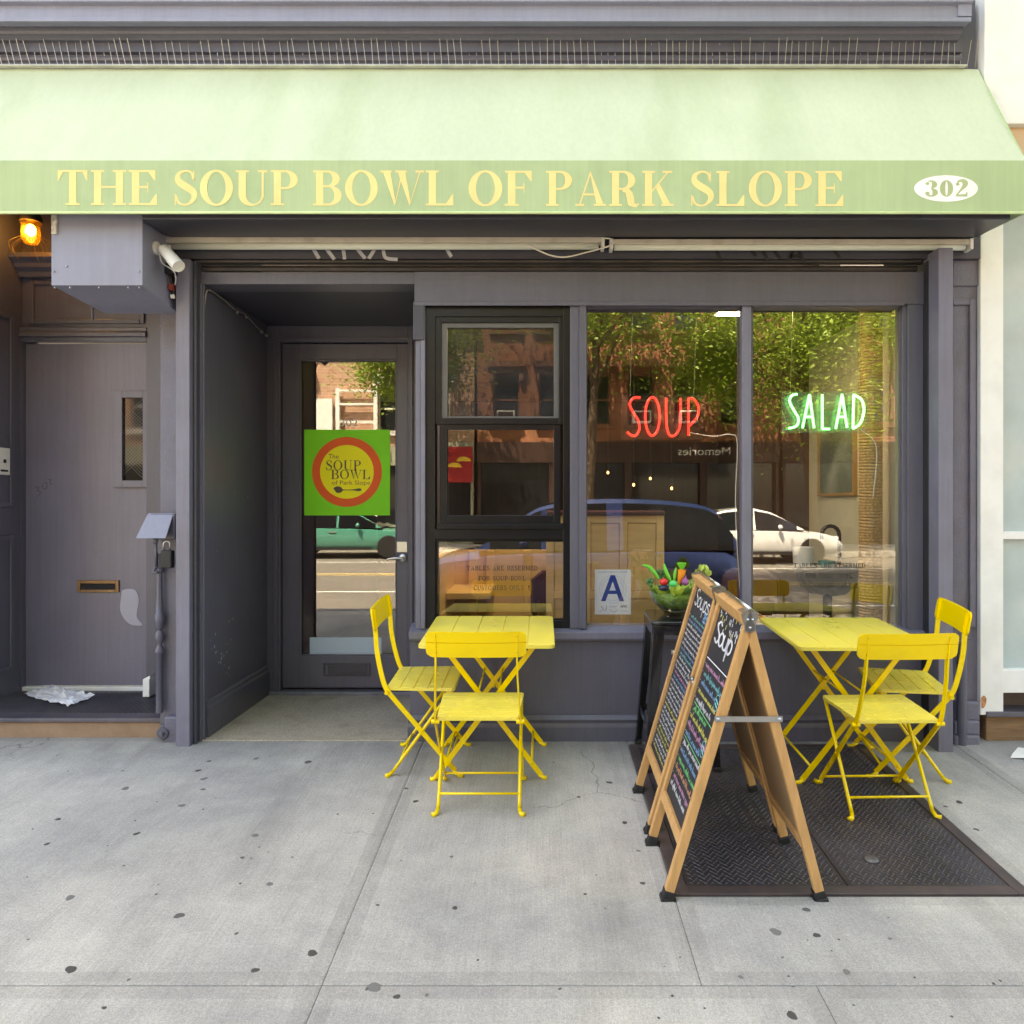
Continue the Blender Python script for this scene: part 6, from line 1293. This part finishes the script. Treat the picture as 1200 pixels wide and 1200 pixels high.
def make_car(name, x, y, zg, face, L, W, H, paint, label, suv):
    r = empty(name, (x, y, zg), (0, 0, 0 if face > 0 else math.pi), label, 'car')
    hw = W / 2; bl = H * (.65 if suv else .64); sillz = .24
    # stations along x (front = +x): (x, hood/belt height, half width, bottom)
    f = L / 2
    stn = [(-f, .62 * bl, .74, .42), (-f + .10, bl * .93, .90, .32), (-f + .35, bl * 1.0, .97, sillz), (-f + 1.0, bl * 1.0, 1.0, sillz), (0, bl * .98, 1.0, sillz), (f - 1.75, bl * .97, 1.0, sillz), (f - 1.35, bl * .95, .995, sillz), (f - .7, bl * .88, .97, sillz), (f - .25, bl * .77, .90, .26), (f - .06, bl * .62, .80, .32), (f, bl * .5, .70, .36)]
    m = MB(); K = 9
    for (sx, zt2, wf, zb3) in stn:
        h2 = hw * wf
        for (p, q) in ((-.90, 0), (-1.0, .25), (-1.0, .62), (-.965, .90), (-.80, 1.0), (.80, 1.0), (.965, .90), (1.0, .62), (1.0, .25), (.90, 0)): m.v.append((sx, h2 * p, zb3 + (zt2 - zb3) * q))
    n = 10
    for i in range(len(stn) - 1):
        for k in range(n): m.f.append((i * n + k, i * n + (k + 1) % n, (i + 1) * n + (k + 1) % n, (i + 1) * n + k)); m.mi.append(0)
    m.f += [tuple(range(n - 1, -1, -1)), tuple(range((len(stn) - 1) * n, len(stn) * n))]; m.mi += [0, 0]
    m.build('body', paint, r, local=True, smooth=50)
    # cabin: sections along the car, roof line as a smooth curve; glass sides, painted roof and pillars
    if suv: prof = [(-f + .10, bl * .97), (-f + .22, bl + .25 * (H - bl)), (-f + .42, bl + .72 * (H - bl)), (-f + .75, H - .06), (-f + 1.5, H), (-f + 2.3, H - .01), (f - 2.2, H - .06), (f - 1.9, bl + .78 * (H - bl)), (f - 1.5, bl + .36 * (H - bl)), (f - 1.12, bl * .97)]
    else: prof = [(-f + .45, bl * .98), (-f + .8, bl + .40 * (H - bl)), (-f + 1.2, bl + .80 * (H - bl)), (-f + 1.7, H - .02), (-f + 2.1, H), (f - 2.2, H - .04), (f - 1.9, bl + .78 * (H - bl)), (f - 1.5, bl + .38 * (H - bl)), (f - 1.1, bl * .96)]
    P = smooth_path(prof, 4); np_ = len(P); CGL = M('car_glass', S(18, 20, 24), rough=.05, spec=.9)
    gm_, rm_, pm_ = MB(), MB(), MB(); V = []
    for (x_, z_) in P:
        tt = max(0, (z_ - bl * .97) / (H - bl * .97)); wr = hw * (.94 - .17 * tt); V.append([(x_, -wr, z_ - .07 * tt), (x_, -wr * .93, z_ - .012), (x_, 0, z_ + .012 * tt), (x_, wr * .93, z_ - .012), (x_, wr, z_ - .07 * tt), (x_, hw * .945, bl * .95), (x_, -hw * .945, bl * .95)])
    pil = [0, 1, 2, 3, np_ - 2, np_ - 3, int(np_ * .46), int(np_ * .72)] if suv else [0, 1, 2, np_ - 2, np_ - 3, int(np_ * .5)]
    for i_ in range(np_ - 1):
        A_, B_ = V[i_], V[i_ + 1]; roof_ = min(P[i_][1], P[i_ + 1][1]) > bl + .86 * (H - bl)
        for k in range(4): (rm_ if (roof_ or k in (0, 3)) else gm_).add([A_[k], A_[k + 1], B_[k + 1], B_[k]], [(0, 1, 2, 3)])
        for a_i, b_i in ((0, 6), (4, 5)): (pm_ if i_ in pil else gm_).add([A_[a_i], B_[a_i], B_[b_i], A_[b_i]], [(0, 1, 2, 3)])
    gm_.build('side_glass', CGL, r, local=True, smooth=40); rm_.build('roof', paint, r, local=True, smooth=40); pm_.build('pillars', paint, r, local=True, smooth=40)
    for wx in (-f + .85, f - .9):
        for s_ in (-1, 1):
            T = Matrix.Translation((wx, s_ * (hw - .10), .335)) @ Matrix.Rotation(math.pi / 2, 4, 'X')
            m = MB(); m.lathe([(.2, -.11), (.31, -.11), (.335, -.08), (.335, .08), (.31, .11), (.2, .11)], (0, 0, 0), 28, 0, T); wh = m.build('wheel', RUBBER, r, local=True, smooth=40)
            m = MB(); m.lathe([(.0001, -.07), (.06, -.085), (.08, -.07), (.19, -.085), (.215, -.105), (.215, .105), (.19, .085), (.08, .07), (.06, .085), (.0001, .07)], (0, 0, 0), 28, 0, T); m.build('rim', STEEL, wh, local=True, smooth=40)
    for s_ in (-1, 1):
        m = MB(); m.box(f - .35, f - .12, s_ * hw * .62 - .12, s_ * hw * .62 + .12, bl * .66, bl * .76); m.build('headlight', WHITEP, r, local=True, bevel=.03)
        m = MB(); m.box(-f - .005, -f + .15, s_ * hw * .72 - .12, s_ * hw * .72 + .12, bl * .74, bl * .90); m.build('tail_light', M('tail_red', S(120, 20, 24), rough=.2), r, local=True, bevel=.02)
        m = MB(); m.ball((f - 1.75, s_ * (hw + .09), bl * 1.03), .09, 10, 7, sc=(.7, 1, .75)); m.build('wing_mirror', paint, r, local=True, smooth=True)
        m = MB(); m.box(-.35, -.15, s_ * hw - .01, s_ * hw + .02, bl * .80, bl * .83); m.build('door_handle', STEEL, r, local=True, bevel=.004)
        m = MB(); m.box(-f + 1.3, f - 1.4, s_ * hw * 1.0 - .012, s_ * hw * 1.0 + .012, sillz + .01, sillz + .09); m.build('sill_trim', RUBBER, r, local=True)
    return r
CARB = M('dark_blue_car_paint', S(44, 60, 104), rough=.1, var=.02, coat=1.0, metal=.3); CARW = M('white_car_paint', S(226, 226, 224), rough=.2, var=.02, coat=.8); CARG = M('green_car_paint', S(70, 140, 122), rough=.2, var=.03, coat=.8)
make_car('parked_car', .42, -6.45, roadz(-6.45), -1, 4.8, 1.9, 1.84, CARB, 'dark blue estate car parked at the near kerb', True)
make_car('parked_car', 5.65, -15.4, roadz(-15.4), 1, 4.5, 1.8, 1.46, CARW, 'white saloon car parked at the far kerb', False)
make_car('parked_car', -5.7, -15.4, roadz(-15.4), 1, 4.5, 1.8, 1.45, CARG, 'turquoise green saloon car parked at the far kerb', False)

def tree(x, y, zg, h, cr, cz, n, seed, label, lean=(0, 0)):
    R_ = random.Random(seed); r = empty('street_tree', (x, y, zg), label=label, cat='tree', group='street trees')
    BARK = M('bark', S(92, 74, 58), rough=.95, var=.25, vs_=6, stretch=(3, 3, .6), bump=.8, bs=14, bdist=.02)
    m = MB(); P = smooth_path([(0, 0, -.1), (.05 + lean[0] * .3, 0, cz * .35), (lean[0] * .7, lean[1] * .5, cz * .75), (lean[0], lean[1], cz + cr * .3)], 5); m.tube(P, [.19 - .12 * i / (len(P) - 1) for i in range(len(P))], 10); tk = m.build('trunk', BARK, r, local=True, smooth=True)
    tips = []
    for k in range(11):
        a = 2.4 * k; s0 = P[int(len(P) * (.5 + .045 * k)) if int(len(P) * (.5 + .045 * k)) < len(P) else -1]; e = Vector((lean[0] + math.cos(a) * cr * .75, lean[1] + math.sin(a) * cr * .75, cz + cr * R_.uniform(-.35, .7)))
        mid = (Vector(s0) + e) / 2 + Vector((0, 0, .25)); q = smooth_path([tuple(s0), tuple(mid), tuple(e)], 4); m = MB(); m.tube(q, [.07 - .055 * i / (len(q) - 1) for i in range(len(q))], 6); m.build('limb', BARK, tk, local=True, smooth=True); tips += [e, mid]
    cl_ = []
    for k in range(70):
        d_ = Vector((R_.gauss(0, 1), R_.gauss(0, 1), R_.gauss(0, .8))).normalized() * cr * R_.uniform(.35, 1.0); cl_.append((Vector((lean[0], lean[1], cz + cr * .15)) + Vector((d_.x, d_.y, d_.z * .85)), cr * R_.uniform(.12, .24)))
    q = MB()
    for k in range(n):
        c, s_ = cl_[R_.randrange(len(cl_))]; p = c + Vector((R_.gauss(0, s_), R_.gauss(0, s_), R_.gauss(0, s_ * .8)))
        E = Euler((R_.uniform(-.9, .9), R_.uniform(-.9, .9), R_.uniform(0, 6.28))).to_matrix(); sz = R_.uniform(.03, .095)
        i0 = len(q.v)
        for u, v, w_ in ((0, -1, 0), (.55, 0, .12), (0, 1.1, 0), (-.55, 0, .12)): q.v.append(tuple(p + E @ Vector((u * sz, v * sz, w_ * sz))))
        q.f.append((i0, i0 + 1, i0 + 2, i0 + 3)); q.mi.append(0)
    q.build('crown', M('foliage', S(140, 164, 60), rough=.45, var=.4, vs_=1.6, trans=.4), r, local=True)
tree(8.2, -17.5, -.06, 9, 3.6, 5.6, 42000, 1, 'street tree with a broad crown before the red brick house', (-.6, .2))
tree(1.3, -17.6, -.06, 10, 3.0, 8.0, 20000, 2, 'street tree with a high crown before the brownstone house', (.5, .3))
tree(-4.2, -17.8, -.06, 10, 2.3, 5.9, 14000, 3, 'slender street tree before the pale brick house', (.2, 0))
tree(5.3, -5.9, -.4, 9, 3.5, 8.4, 40000, 4, 'street tree added out of view at the near kerb to shade the road', (-.2, -.3))  # unseen tree, placed and shaped so its shadow darkens the mirrored road
